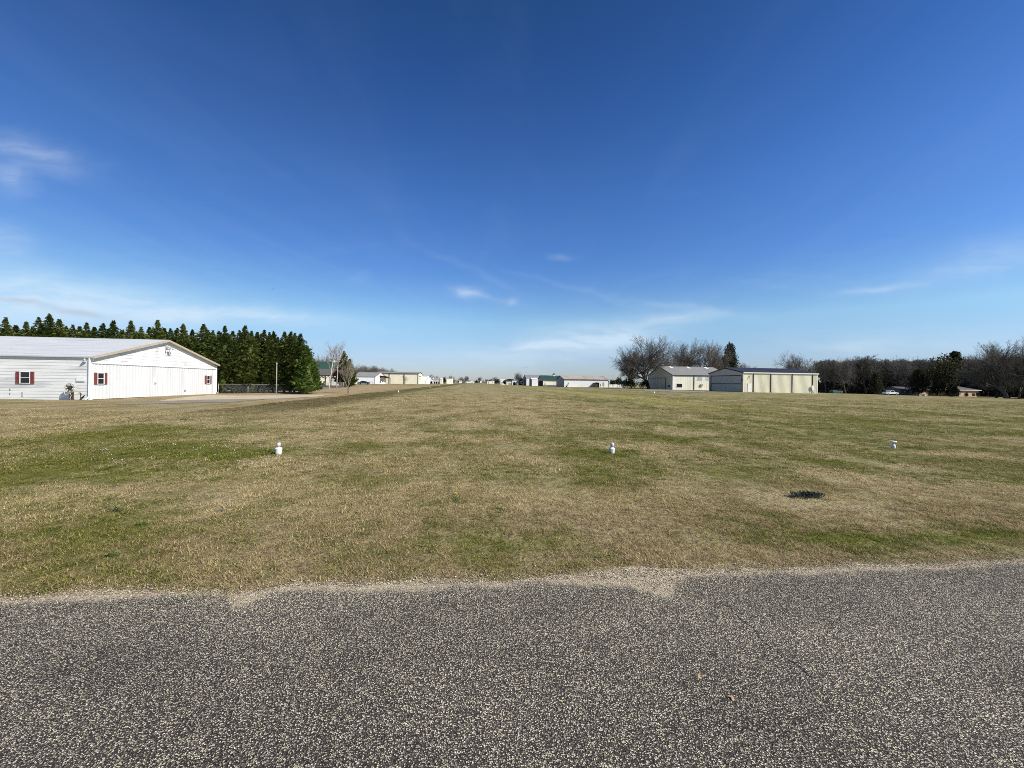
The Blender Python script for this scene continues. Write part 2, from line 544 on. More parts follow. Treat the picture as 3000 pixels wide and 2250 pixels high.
for c, s_, a in spots:
    gsum = t.math('ADD', gsum, gspot(c, s_, a))
gr_ = t.math('ADD', t.math('MULTIPLY', gsum, 1.5), 0.37, clamp=True)
t_strip = t.math('MULTIPLY', t.maprange(X, 14.0, 15.6), t.maprange(X, 21.5, 18.5))
t_strip = t.math('MULTIPLY', t_strip, t.maprange(Y, 18, 34))
edge = t.math('MULTIPLY', t.maprange(X, -14.4, -13.6), t.maprange(t.math('ADD', X, t.math('MULTIPLY', nB, 3.0)), -6.6, -8.4))
edge = t.math('MULTIPLY', edge, t.maprange(Y, 14, 26))
lip = t.math('MULTIPLY', t.maprange(X, -15.4, -14.6), t.maprange(X, -13.6, -14.2))
lip = t.math('MULTIPLY', lip, t.maprange(Y, 5, 9))
straw = t.mix(t.maprange(nB, 0.35, 0.7), (0.50, 0.405, 0.215), (0.31, 0.25, 0.105))
straw = t.mix(t.maprange(t.noise(flat, 0.35, 4, 0.6), 0.55, 0.75, 0, 0.6), straw, (0.53, 0.41, 0.22))
lawn = t.math('MULTIPLY', t.maprange(X, -14.8, -16.0), t.maprange(Y, 30, 44))
straw = t.mix(t.math('MULTIPLY', lawn, 0.7), straw, (0.56, 0.40, 0.225))
straw = t.mix(t.math('MULTIPLY', edge, 0.9), straw, (0.19, 0.15, 0.065))
straw = t.mix(t.math('MULTIPLY', lip, 1.0), straw, (0.55, 0.45, 0.25))
straw = t.mix(t.math('MULTIPLY', t_strip, 0.75), straw, (0.46, 0.40, 0.14))
strawE = t.math('MULTIPLY', t.maprange(t.math('ADD', Y, t.math('MULTIPLY', nB, 1.6)), 5.9, 4.9), 0.55)
straw = t.mix(strawE, straw, (0.32, 0.24, 0.12))
live = t.mix(t.maprange(nA, 0.35, 0.65), (0.185, 0.195, 0.036), (0.225, 0.21, 0.052))
live = t.mix(t.maprange(nC, 0.45, 0.7, 0, 0.6), live, (0.10, 0.125, 0.022))
live = t.mix(t.math('MULTIPLY', edge, 0.8), live, (0.105, 0.10, 0.025))
live = t.mix(t.math('MULTIPLY', t_strip, 0.8), live, (0.31, 0.295, 0.07))
go = t.n('NodeGroupOutput')
t.set(go.inputs[0], gr_)
t.set(go.inputs[1], straw)
t.set(go.inputs[2], live)

m, t = new_mat('grassland')
g = t.n('ShaderNodeGroup')
g.node_tree = tg
pos = t.n('ShaderNodeNewGeometry').outputs['Position']
fl = t.vmath('MULTIPLY', pos, (1, 1, 0))
fine = t.noise(fl, 26, 3, 0.7)
mid = t.noise(fl, 7, 4, 0.65)
cover = t.math('ADD', g.outputs[0], t.math('MULTIPLY', t.math('SUBTRACT', mid, 0.5), 0.6), clamp=True)
c = t.mix(cover, g.outputs[1], g.outputs[2])
dk = t.maprange(t.math('ADD', t.math('MULTIPLY', fine, 0.6), t.math('MULTIPLY', mid, 0.4)), 0.36, 0.62, 0.22, 1.05, 'LINEAR')  # thatch mottle; its darks also paint in the shade between blades
c = t.mix(1.0, c, t.n('ShaderNodeCombineColor', {0: dk, 1: dk, 2: dk}).outputs[0], 'MULTIPLY')
hb = t.math('ADD', fine, t.math('MULTIPLY', mid, 1.5))
finish(t, c, 0.95, hb, 0.7, 0.05, 0.1)
MT['ground'] = m

m, t = new_mat('grass_blades')
g = t.n('ShaderNodeGroup')
g.node_tree = tg
rnd = t.n('ShaderNodeAttribute', attribute_name='rnd').outputs['Fac']
rnd2 = t.n('ShaderNodeAttribute', attribute_name='tip').outputs['Fac']
oi = t.n('ShaderNodeObjectInfo').outputs['Random']
r = t.math('FRACT', t.math('ADD', rnd, oi))
isg = t.math('LESS_THAN', r, t.math('MULTIPLY', g.outputs[0], 1.05))
c = t.mix(isg, g.outputs[1], g.outputs[2])
r2 = t.math('FRACT', t.math('MULTIPLY', r, 7.31))
vv = t.maprange(r2, 0, 1, 0.32, 1.85, 'LINEAR')
c = t.mix(1.0, c, t.n('ShaderNodeCombineColor', {0: vv, 1: vv, 2: vv}).outputs[0], 'MULTIPLY')
finish(t, c, 0.75, spec=0.15, trans=(c, 0.3))
MT['blade'] = m

# ---- chip-seal road
m, t = new_mat('chip_seal_asphalt')
pos = t.n('ShaderNodeNewGeometry').outputs['Position']
wob = t.vmath('ADD', pos, t.vmath('MULTIPLY', t.vmath('SUBTRACT', t.noise(pos, 60, 2, out=1), (.5, .5, .5)), (0.012, 0.012, 0)))


def stones(scale, seed, lo, hi):
    v = t.n('ShaderNodeTexVoronoi', {'Scale': scale, 'Randomness': 1.0}, feature='F1', voronoi_dimensions='2D')
    t.set(v.inputs['Vector'], t.vmath('ADD', wob, (seed, seed * 1.7, 0)))
    h = t.maprange(v.outputs['Distance'], lo, hi, 1.0, 0.0)
    cs = t.n('ShaderNodeSeparateColor', {0: v.outputs['Color']})
    return h, cs


h1, c1 = stones(136, 0.0, 0.30, 0.58)
h2, c2 = stones(62, 3.3, 0.20, 0.42)
pick2 = t.math('MULTIPLY', h2, t.math('GREATER_THAN', c2.outputs[0], 0.72))
tone1 = t.ramp(c1.outputs[0], [(0.0, (0.06, 0.056, 0.052)), (0.22, (0.12, 0.113, 0.103)), (0.45, (0.25, 0.235, 0.205)), (0.68, (0.44, 0.41, 0.34)), (0.88, (0.80, 0.74, 0.56)), (1.0, (0.92, 0.87, 0.70))])
tone2 = t.ramp(c2.outputs[1], [(0.0, (0.12, 0.11, 0.10)), (0.4, (0.32, 0.295, 0.25)), (0.7, (0.58, 0.53, 0.42)), (0.94, (0.72, 0.67, 0.54)), (0.98, (0.60, 0.55, 0.42)), (1.0, (0.42, 0.26, 0.14))])
exist1 = t.math('MULTIPLY', h1, t.math('GREATER_THAN', c1.outputs[1], 0.12))
bit = t.mix(t.maprange(t.noise(pos, 190, 2), 0.4, 0.65), (0.022, 0.0205, 0.019), (0.082, 0.076, 0.067))
c = t.mix(exist1, bit, tone1)
c = t.mix(pick2, c, tone2)
big = t.noise(pos, 0.9, 5, 0.6)
wheel = t.noise(t.vmath('MULTIPLY', pos, (0.12, 1.3, 1)), 1.0, 4, 0.6)
fb = t.math('MULTIPLY', t.maprange(big, 0.3, 0.7, 0.82, 1.18, 'LINEAR'), t.maprange(wheel, 0.35, 0.65, 0.86, 1.18, 'LINEAR'))
c = t.mix(1.0, c, t.n('ShaderNodeCombineColor', {0: fb, 1: fb, 2: fb}).outputs[0], 'MULTIPLY')
# pale sand washed over the road's edge, in tongues
sep = t.n('ShaderNodeSeparateXYZ', {0: pos})
eN = t.noise(t.vmath('MULTIPLY', pos, (1, 0.6, 1)), 1.6, 5, 0.65)
ye = t.math('ADD', sep.outputs[1], t.math('MULTIPLY', t.math('SUBTRACT', eN, 0.5), 0.34))
for cx, wd, dp in ((-1.62, 0.10, 0.17), (1.46, 0.15, 0.26), (1.15, 0.4, 0.08), (3.6, 0.4, 0.05), (-0.3, 0.5, 0.04)):
    q = t.math('DIVIDE', t.math('SUBTRACT', sep.outputs[0], cx), wd)
    ye = t.math('ADD', ye, t.math('MULTIPLY', t.math('EXPONENT', t.math('MULTIPLY', t.math('MULTIPLY', q, q), -1)), dp))
grain = t.noise(pos, 120, 3, 0.7)
grain2 = t.noise(pos, 34, 4, 0.75)
ye = t.math('ADD', ye, t.math('MULTIPLY', t.math('SUBTRACT', grain, 0.5), 0.24))
ye = t.math('ADD', ye, t.math('MULTIPLY', t.math('SUBTRACT', grain2, 0.5), 0.22))
sandf = t.maprange(ye, 2.985, 3.075, 0.0, 0.95)
sandc = t.mix(t.maprange(t.noise(pos, 70, 4, 0.7), 0.35, 0.65), (0.42, 0.335, 0.215), (0.78, 0.66, 0.47))
c = t.mix(1.0, c, (1.04, 0.975, 0.885), 'MULTIPLY')
c = t.mix(sandf, c, sandc)
ht = t.math('ADD', t.math('MULTIPLY', exist1, t.math('ADD', 0.5, c1.outputs[0])), t.math('MULTIPLY', pick2, 1.3))
ht = t.math('ADD', ht, t.math('MULTIPLY', grain, 0.35))
finish(t, c, 0.8, ht, 1.0, 0.010, 0.15)
MT['road'] = m

m, t = new_mat('sandy_gravel')
pos = t.n('ShaderNodeNewGeometry').outputs['Position']
v = t.n('ShaderNodeTexVoronoi', {'Scale': 70.0}, voronoi_dimensions='2D')
t.set(v.inputs['Vector'], pos)
cs = t.n('ShaderNodeSeparateColor', {0: v.outputs['Color']})
c = t.ramp(cs.outputs[0], [(0, (0.26, 0.195, 0.115)), (0.5, (0.50, 0.40, 0.26)), (0.85, (0.72, 0.61, 0.43)), (1, (0.78, 0.71, 0.57))])
c = t.mix(t.maprange(v.outputs['Distance'], 0.35, 0.65, 0, 0.75), c, (0.15, 0.115, 0.075))
c = t.mix(t.maprange(t.noise(pos, 2.2, 5, 0.65), 0.5, 0.7, 0, 0.6), c, (0.22, 0.175, 0.105))
hh = t.math('ADD', t.math('MULTIPLY', v.outputs['Distance'], -1.0), t.noise(pos, 160, 2))
finish(t, c, 0.95, hh, 1.0, 0.008, 0.1)
MT['sand'] = m

m, t = new_mat('pale_pebble')
rnd = t.n('ShaderNodeObjectInfo').outputs['Random']
c = t.ramp(rnd, [(0, (0.10, 0.085, 0.06)), (0.3, (0.25, 0.21, 0.14)), (0.75, (0.48, 0.41, 0.29)), (1, (0.66, 0.60, 0.48))])
finish(t, c, 0.8)
MT['pebble'] = m

# ------------------------------------------------------------------ ground, road, verge


def grid_ground():
    ys = np.concatenate([np.linspace(-60, 0, 13)[:-1], np.arange(0, 20, 0.4), np.arange(20, 60, 1.0), np.arange(60, 160, 3.0), np.arange(160, 400, 10.0), np.geomspace(400, 6000, 24)])
    xp = np.concatenate([np.arange(0, 24, 0.5), np.arange(24, 60, 1.5), np.arange(60, 260, 6.0), np.geomspace(260, 6000, 22)])
    xs = np.concatenate([-xp[::-1], xp[1:]])
    XX, YY = np.meshgrid(xs, ys)
    ZZ = gz(XX, YY)
    nx, ny = len(xs), len(ys)
    v = np.stack([XX, YY, ZZ], -1).reshape(-1, 3)
    idx = np.arange(nx * ny).reshape(ny, nx)
    f = np.stack([idx[:-1, :-1], idx[:-1, 1:], idx[1:, 1:], idx[1:, :-1]], -1).reshape(-1, 4)
    me = bpy.data.meshes.new('ground')
    me.from_pydata(v.tolist(), [], f.tolist())
    me.materials.append(MT['ground'])
    me.polygons.foreach_set('use_smooth', [True] * len(me.polygons))
    o = link('ground', me)
    tag(o, 'wide mown airfield grass, part green and part straw coloured', None, kind='structure')
    return o


grid_ground()


def road_edge(x):
    n = mnoise.fractal(Vector((x * 1.3, 3.1, 0)), 1.0, 2.0, 5)
    n2 = mnoise.fractal(Vector((x * 9, 7.7, 0)), 1.0, 2.0, 3)
    return 3.055 + 0.05 * n + 0.012 * n2


def strip_sheet(name, xs, ylo, yhi, z, mat):
    mb = MB()
    pl = [(x, ylo(x), z) for x in xs]
    ph = [(x, yhi(x), z) for x in xs]
    mb.v = pl + ph
    k = len(xs)
    mb.f = [(i, i + 1, k + i + 1, k + i) for i in range(k - 1)]
    o = mb.build(name, mat)
    tag(o, kind='structure')
    return o


xs = list(np.concatenate([np.linspace(-400, -14, 30), np.linspace(-13.9, 13.9, 800), np.linspace(14, 400, 30)]))
strip_sheet('verge', xs, lambda x: 2.3, lambda x: road_edge(x) + 0.07 + 0.07 * mnoise.fractal(Vector((x * 1.7, 9.1, 2)), 1, 2, 5) + 0.12 * math.exp(-((x - 1.45) / 0.5) ** 2), 0.004, MT['sand'])
strip_sheet('road', xs, lambda x: -7.0, road_edge, 0.008, MT['road'])
# crack that wanders over the asphalt
cp = [gpix(2128, 1765), gpix(2150, 1800), gpix(2200, 1838), gpix(2230, 1875), gpix(2290, 1925), gpix(2345, 1960), gpix(2390, 2000)]
mb = MB()
prev = None
rc = random.Random(4)
for i in range(len(cp) - 1):
    for k in range(10):
        q = cp[i].lerp(cp[i + 1], k / 10)
        wd = (0.0014 + 0.0024 * rc.random()) * (1 if rc.random() > 0.28 else 0.3)
        off = rc.uniform(-0.008, 0.008)
        a, b = (q.x - wd + off, q.y - wd, 0.0105), (q.x + wd + off, q.y + wd, 0.0105)
        if prev:
            mb.quad(prev[0], prev[1], b, a)
        prev = (a, b)
tag(mb.build('road_crack', MT['rubber']), kind='structure')

# concrete apron and the grey taxi lane by the white hangar


def sheet(name, pts, mat, dz, n=14):
    """ground-hugging polygon sheet given by its photo pixels (quad: near-left, near-right, far-right, far-left)"""
    P = [gpix(*p) for p in pts]
    mb = MB()
    idx = {}
    for j in range(n + 1):
        for i in range(n + 1):
            a = P[0].lerp(P[1], i / n)
            b = P[3].lerp(P[2], i / n)
            q = a.lerp(b, j / n)
            e = 0.0 if 0 < i < n and 0 < j < n else 0.25
            q.x += e * mnoise.noise(q * 1.7)
            q.y += e * mnoise.noise(q * 1.3 + Vector((9, 0, 0)))
            idx[i, j] = len(mb.v)
            mb.v.append((q.x, q.y, float(gz(q.x, q.y)) + dz))
    for j in range(n):
        for i in range(n):
            mb.f.append((idx[i, j], idx[i + 1, j], idx[i + 1, j + 1], idx[i, j + 1]))
    o = mb.build(name, mat)
    tag(o, kind='structure')
    return o


MT['old_asphalt'] = plain('worn_grey_asphalt', (0.28, 0.24, 0.175), 0.9, 0.2, 0.7, dirt=(0.25, 0.20, 0.12), dirt_amt=0.8)
MT['drive'] = plain('pale_gravel_drive', (0.25, 0.23, 0.20), 0.9, 0.2, 0.7)
sheet('apron', [(450, 1177), (850, 1168), (985, 1156), (610, 1158.5)], MT['conc'], 0.03)
sheet('taxi_lane', [(330, 1185), (665, 1180), (780, 1169.5), (470, 1175)], MT['old_asphalt'], 0.02)
sheet('driveway', [(905, 1142), (1065, 1128), (1120, 1126), (900, 1136)], MT['drive'], 0.04)
sheet('far_road', [(1783, 1143.5), (1905, 1143.5), (1905, 1142), (1783, 1142)], MT['drive'], 0.05)
sheet('hangar_drive', [(1890, 1146), (2080, 1151), (2060, 1146), (1880, 1143)], MT['drive'], 0.04)

# ------------------------------------------------------------------ buildings
def rib_profile(L, pitch, rib, depth):
    out = [(0.0, 0.0)]
    s = pitch * 0.5
    while s + rib < L:
        out += [(s - rib * 0.5, 0.0), (s - rib * 0.2, depth), (s + rib * 0.2, depth), (s + rib * 0.5, 0.0)]
        s += pitch
    out.append((L, 0.0))
    return out


def rib_wall(mb, face, a0, a1, pos, z0, topf, pitch=0.3, rib=0.08, depth=0.022, extra=()):
    """vertical ribbed sheet; face front: along x at y=pos (out -y); left/right: along y at x=pos"""
    pr = rib_profile(a1 - a0, pitch, rib, depth) if pitch else [(0.0, 0.0), (a1 - a0, 0.0)]
    for e in extra:
        pr.append((e - a0, 0.0))
    pr.sort()

    def P(s, d, z):
        if face == 'front':
            return (a0 + s, pos - d, z)
        if face == 'back':
            return (a0 + s, pos + d, z)
        if face == 'left':
            return (pos - d, a0 + s, z)
        return (pos + d, a0 + s, z)
    for (s0, d0), (s1, d1) in zip(pr, pr[1:]):
        if s1 - s0 < 1e-5:
            continue
        q = [P(s0, d0, z0), P(s1, d1, z0), P(s1, d1, topf(a0 + s1)), P(s0, d0, topf(a0 + s0))]
        if face in ('left', 'back'):
            q.reverse()
        mb.quad(*q)


def lap_wall(mb, face, span, pos, z0, z1, board=0.25, lip=0.03):
    """horizontal lap boards; span(z) -> (a0, a1)"""
    def P(s, d, z):
        if face == 'front':
            return (s, pos - d, z)
        if face == 'left':
            return (pos - d, s, z)
        return (pos + d, s, z)
    z = z0
    while z < z1 - 1e-4:
        zt = min(z + board, z1)
        (b0, b1), (t0, t1) = span(z), span(zt)
        q1 = [P(b0, lip, z), P(b1, lip, z), P(t1, 0.004, zt), P(t0, 0.004, zt)]
        q2 = [P(b0, 0, z), P(b1, 0, z), P(b1, lip, z), P(b0, lip, z)]
        if face == 'left':
            q1.reverse()
            q2.reverse()
        mb.quad(*q1)
        mb.quad(*q2)
        z = zt


def fbox(mb, face, pos, a0, a1, z0, z1, d0, d1):
    if face == 'front':
        mb.box(a0, a1, pos - d1, pos - d0, z0, z1)
    elif face == 'left':
        mb.box(pos - d1, pos - d0, a0, a1, z0, z1)
    else:
        mb.box(pos + d0, pos + d1, a0, a1, z0, z1)


def window(par, face, pos, a0, a1, z0, z1, fr=0.07, frame='white_paint', bars=((), (0.5,)), shutters=0.0, d=0.03, mat='glass'):
    mb = MB()
    fbox(mb, face, pos, a0, a1, z0, z1, d, d + 0.015)
    wo = mb.build('window', MT[mat], par)
    mb = MB()
    fbox(mb, face, pos, a0 - fr, a0, z0 - fr, z1 + fr, d, d + 0.05)
    fbox(mb, face, pos, a1, a1 + fr, z0 - fr, z1 + fr, d, d + 0.05)
    fbox(mb, face, pos, a0, a1, z1, z1 + fr, d, d + 0.05)
    fbox(mb, face, pos, a0, a1, z0 - fr, z0, d, d + 0.065)
    for b in bars[0]:
        s = a0 + (a1 - a0) * b
        fbox(mb, face, pos, s - fr * 0.3, s + fr * 0.3, z0, z1, d + 0.01, d + 0.035)
    for b in bars[1]:
        s = z0 + (z1 - z0) * b
        fbox(mb, face, pos, a0, a1, s - fr * 0.4, s + fr * 0.4, d + 0.012, d + 0.038)
    mb.build('frame', MT[frame], wo)
    if shutters:
        for lo, hi in ((a0 - fr - 0.02 - shutters, a0 - fr - 0.02), (a1 + fr + 0.02, a1 + fr + 0.02 + shutters)):
            mb = MB()
            fbox(mb, face, pos, lo, lo + 0.05, z0 - fr, z1 + fr, d, d + 0.045)
            fbox(mb, face, pos, hi - 0.05, hi, z0 - fr, z1 + fr, d, d + 0.045)
            n = 14
            hgt = (z1 - z0 + 2 * fr) / n
            for k in range(n):
                z = z0 - fr + k * hgt
                fbox(mb, face, pos, lo + 0.05, hi - 0.05, z, z + hgt * 0.72, d, d + 0.022 + 0.012 * (k % 2))
            for k in (0, n // 2, n - 1):
                z = z0 - fr + k * hgt
                fbox(mb, face, pos, lo + 0.05, hi - 0.05, z, z + hgt * 0.95, d + 0.024, d + 0.044)
            mb.build('shutter', MT['shutter'], wo)
    return wo


def roof_x(mb, x0, x1, W, He, Hr, oh=0.2, og=0.15, th=0.08, ribs=0.0, lap=0, ribh=0.035):
    """gable roof, ridge along x, from y=-oh to y=W+oh"""
    sl = (Hr - He) / (W / 2)
    for sgn in (0, 1):
        def Y(d):
            return (-oh + d) if sgn == 0 else (W + oh - d)
        run = W / 2 + oh

        def Z(d):
            return He - oh * sl + d * sl
        a, b = x0 - og, x1 + og
        if lap:
            st = run / lap
            for k in range(lap):
                d0, d1 = k * st, (k + 1) * st
                mb.quad((a, Y(d0), Z(d0) + th + 0.028), (b, Y(d0), Z(d0) + th + 0.028), (b, Y(d1), Z(d1) + th), (a, Y(d1), Z(d1) + th))
                mb.quad((a, Y(d0), Z(d0) + th), (b, Y(d0), Z(d0) + th), (b, Y(d0), Z(d0) + th + 0.028), (a, Y(d0), Z(d0) + th + 0.028))
        else:
            mb.quad((a, Y(0), Z(0) + th), (b, Y(0), Z(0) + th), (b, Y(run), Z(run) + th), (a, Y(run), Z(run) + th))
        mb.quad((a, Y(0), Z(0)), (b, Y(0), Z(0)), (b, Y(run), Z(run)), (a, Y(run), Z(run)))
        mb.quad((a, Y(0), Z(0)), (b, Y(0), Z(0)), (b, Y(0), Z(0) + th), (a, Y(0), Z(0) + th))
        for xx in (a, b):
            mb.quad((xx, Y(0), Z(0)), (xx, Y(run), Z(run)), (xx, Y(run), Z(run) + th), (xx, Y(0), Z(0) + th))
        if ribs:
            s = a + ribs / 2
            while s < b:
                mb.tri((s - 0.035, Y(0), Z(0) + th), (s + 0.035, Y(0), Z(0) + th), (s, Y(0), Z(0) + th + ribh))
                mb.quad((s - 0.035, Y(0), Z(0) + th), (s, Y(0), Z(0) + th + ribh), (s, Y(run), Z(run) + th + ribh), (s - 0.035, Y(run), Z(run) + th))
                mb.quad((s + 0.035, Y(0), Z(0) + th), (s, Y(0), Z(0) + th + ribh), (s, Y(run), Z(run) + th + ribh), (s + 0.035, Y(run), Z(run) + th))
                s += ribs
    mb.box(x0 - og, x1 + og, W / 2 - 0.15, W / 2 + 0.15, Hr + th - 0.03, Hr + th + 0.03)


def rake_trim(mb, xs, W, He, Hr, oh, h=0.22, w=0.04, out=1, th=0.08):
    """sloping fascia boards along a gable edge at x=xs"""
    sl = (Hr - He) / (W / 2)
    zb = He - oh * sl
    a, b = (xs, xs + w) if out > 0 else (xs - w, xs)
    for s in (0, 1):
        y0 = -oh if s == 0 else W + oh
        y1 = W / 2
        pts = [(y0, zb + th + 0.04), (y1, Hr + th + 0.04), (y1, Hr + th + 0.04 - h), (y0, zb + th + 0.04 - h)]
        mb.extrude(pts, 'x', a, b)


def gable_top(W, He, Hr):
    return lambda y: He + (Hr - He) * (1 - abs(y - W / 2) / (W / 2))


def barn(name, label, cat, px, D, x0, x1, W, He, Hr, wall='far_white', roof='grey_roof', gable=None, ribs=0.0, roof_ribs=0.0, oh=0.25, og=0.2, trim=None, th=0.08, open_left=False, group=None, sink=0.15):
    P = gpt(px, D)
    root = thing(name, label, cat, P, 0, group)
    top = gable_top(W, He, Hr)
    mb = MB()
    rib_wall(mb, 'front', x0, x1, 0, -sink, lambda s: He, ribs)
    rib_wall(mb, 'back', x0, x1, W, -sink, lambda s: He, 0)
    if gable is None and not open_left:
        rib_wall(mb, 'left', 0, W, x0, -sink, top, ribs, extra=(W / 2,))
    rib_wall(mb, 'right', 0, W, x1, -sink, top, ribs, extra=(W / 2,))
    mb.build('wall', MT[wall], root)
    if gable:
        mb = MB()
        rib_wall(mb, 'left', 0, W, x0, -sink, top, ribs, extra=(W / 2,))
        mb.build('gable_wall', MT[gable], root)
    mb = MB()
    roof_x(mb, x0, x1, W, He, Hr, oh, og, th, roof_ribs)
    mb.build('roof', MT[roof], root)
    if trim:
        mb = MB()
        rake_trim(mb, x0 - og, W, He, Hr, oh, 0.2, 0.05, -1, th)
        rake_trim(mb, x1 + og, W, He, Hr, oh, 0.2, 0.05, 1, th)
        sl = (Hr - He) / (W / 2)
        mb.box(x0 - og, x1 + og, -oh - 0.06, -oh - 0.003, He - oh * sl - 0.08, He - oh * sl + th + 0.02)
        mb.build('trim', MT[trim], root)
    return root


# ---- the white hangar on the near left
def white_hangar():
    P = gpt(263, 32.0)
    root = thing('metal_hangar', 'long weathered white metal hangar with tan roof edge and red shuttered windows, nearest building', 'hangar', P)
    x0, W, He, Hr = -26.0, 15.6, 3.55, 5.72
    top = gable_top(W, He, Hr)
    mb = MB()
    lap_wall(mb, 'front', lambda z: (x0, -0.14), 0, -0.1, He - 0.02, 0.262, 0.02)
    rib_wall(mb, 'back', x0, 0, W, -0.2, lambda s: He, 0)
    rib_wall(mb, 'left', 0, W, x0, -0.2, top, 0, extra=(W / 2,))
    mb.build('siding', MT['white_siding'], root)
    mb = MB()
    zd = 3.02
    rib_wall(mb, 'right', 0.18, W - 0.55, 0.03, 0.03, lambda y: zd, 0.32, 0.16, 0.03)
    mb.build('sliding_door', MT['white_panel'], root)
    mb = MB()

    def span(z):
        if z < He:
            return (0.05, W - 0.05)
        k = (z - He) / (Hr - He) * W / 2
        return (k, W - k)
    lap_wall(mb, 'right', span, 0.02, zd + 0.03, Hr - 0.02, 0.30, 0.03)
    lap_wall(mb, 'right', lambda z: (W - 0.53, W - 0.02), 0.02, 0.02, zd, 0.30, 0.03)
    mb.build('gable_siding', MT['white_siding'], root)
    mb = MB()
    mb.box(0.0, 0.075, 0.1, W - 0.1, zd - 0.03, zd + 0.03)
    mb.build('door_track', MT['galv'], root)
    mb = MB()
    roof_x(mb, x0, 0, W, He, Hr, 0.18, 0.36, 0.07, lap=13)
    mb.build('roof', MT['white_roof'], root)
    mb = MB()
    rake_trim(mb, 0.36, W, He, Hr, 0.18, 0.20, 0.05, 1, 0.07)
    mb.build('roof_edge', MT['tan_trim'], root)
    mb = MB()
    mb.box(-0.16, 0.05, -0.05, 0.17, -0.1, He - 0.03)
    mb.build('corner_post', MT['white_paint'], root)
    mb = MB()
    mb.box(-0.08, 0.05, W - 0.02, W + 0.06, -0.1, He - 0.03)
    mb.build('corner_post', MT['white_paint'], root)
    # downspouts at both corners
    for yy, kick in ((-0.10, -0.32), (W + 0.12, 0.35)):
        mb = MB()
        mb.tube([(0.05, yy, He - 0.05), (0.03, yy, He - 0.3), (0.03, yy, 0.35), (0.03, yy + kick * 0.3, 0.16), (0.05, yy + kick, 0.02)], [0.055] * 5, 8)
        mb.build('downspout', MT['white_paint'], root, True)
    # eave gutter end and small lamp under it
    mb = MB()
    mb.lathe([(0.02, 0.0), (0.05, -0.03), (0.12, -0.16), (0.13, -0.19), (0.11, -0.17)], 14, (-0.22, -0.22, He - 0.12))
    mb.tube([(-0.22, -0.02, He - 0.02), (-0.22, -0.15, He - 0.02), (-0.22, -0.22, He - 0.12)], [0.02] * 3, 6)
    mb.build('corner_lamp', MT['galv'], root, True)
    # lamp cluster in the gable
    lm = MB()
    zc, yc = 4.98, W / 2 + 0.05
    lm.box(0.05, 0.12, yc - 0.12, yc + 0.12, zc - 0.1, zc + 0.1)
    lm.tube([(0.1, yc, zc), (0.35, yc, zc + 0.12), (0.5, yc, zc + 0.02)], [0.025] * 3, 6)
    lp = lm.build('gable_lamp', MT['galv'], root)
    for dy, ang in ((-0.24, -0.5), (0.24, 0.6)):
        mb = MB()
        mb.tube([(0.12, yc, zc), (0.25, yc + dy * 0.6, zc + 0.07), (0.34, yc + dy, zc + 0.03)], [0.02] * 3, 6)
        mb.tube([(0.34, yc + dy, zc + 0.08), (0.40, yc + dy * 1.15, zc - 0.02), (0.48, yc + dy * 1.35, zc - 0.16)], [0.035, 0.06, 0.08], 10)
        mb.build('spotlight', MT['galv'], lp, True)
    mb = MB()
    mb.lathe([(0.03, 0.12), (0.10, 0.08), (0.16, -0.08), (0.17, -0.12), (0.12, -0.1)], 14, (0.5, yc, zc - 0.06))
    mb.build('lamp_shade', MT['galv'], lp, True)
    # windows
    window(root, 'front', 0, -5.11, -4.43, 1.33, 2.22, 0.045, shutters=0.26, d=0.04)
    window(root, 'right', 0.03, 0.56, 1.08, 1.32, 2.22, 0.045, shutters=0.24, d=0.05)
    window(root, 'right', 0.03, 13.91, 14.39, 1.30, 2.20, 0.045, shutters=0.24, d=0.05)
    # blank white plate and small fittings
    mb = MB()
    mb.box(-0.95, -0.32, -0.09, -0.045, 1.52, 1.86)
    mb.build('wall_plate', MT['white_paint'], root)
    mb = MB()
    fbox(mb, 'right', 0.06, 6.4, 6.47, 1.2, 1.45, 0.0, 0.04)
    fbox(mb, 'right', 0.06, 6.47, 6.62, 1.3, 1.36, 0.0, 0.03)
    mb.build('door_handle', MT['galv'], root)
    mb = MB()
    fbox(mb, 'right', 0.06, 10.4, 10.55, 0.45, 0.62, 0.0, 0.05)
    mb.build('door_latch', MT['galv'], root)
    for xx, z in ((-5.9, 0.72), (-5.9, 0.38), (-5.0, 0.45), (-5.0, 0.22)):
        mb = MB()
        mb.box(xx, xx + 0.06, -0.06, -0.036, z, z + 0.14)
        mb.build('vent', MT['galv'], root)
    return P


HP = white_hangar()

# hose reel on its post in front of the hangar's corner, and the tap standpipe next to it
P = HP + Vector((-0.98, -0.45, 0))
P.z = float(gz(P.x, P.y))
root = thing('hose_reel', 'coil of grey garden hose hung on a dark post by the hangar corner', 'hose reel', P)
mb = MB()
mb.box(-0.09, 0.0, -0.05, 0.05, -0.1, 0.95)
mb.box(0.07, 0.16, -0.05, 0.05, -0.1, 0.90)
mb.box(-0.11, 0.18, -0.08, 0.08, -0.05, 0.06)
mb.build('post', MT['wood_dark'], root)
mb = MB()
mb.tube([(0.03, 0.12, 0.98), (0.03, -0.16, 0.98)], [0.16, 0.16], 14)
for k in range(6):
    a = k * PI / 3 + 0.3
    mb.tube([(0.03, -0.17, 0.98), (0.03 + 0.33 * math.cos(a), -0.17, 0.98 + 0.33 * math.sin(a))], [0.03, 0.025], 5)
mb.build('drum', MT['wood_dark'], root)
mb = MB()
rr = random.Random(5)
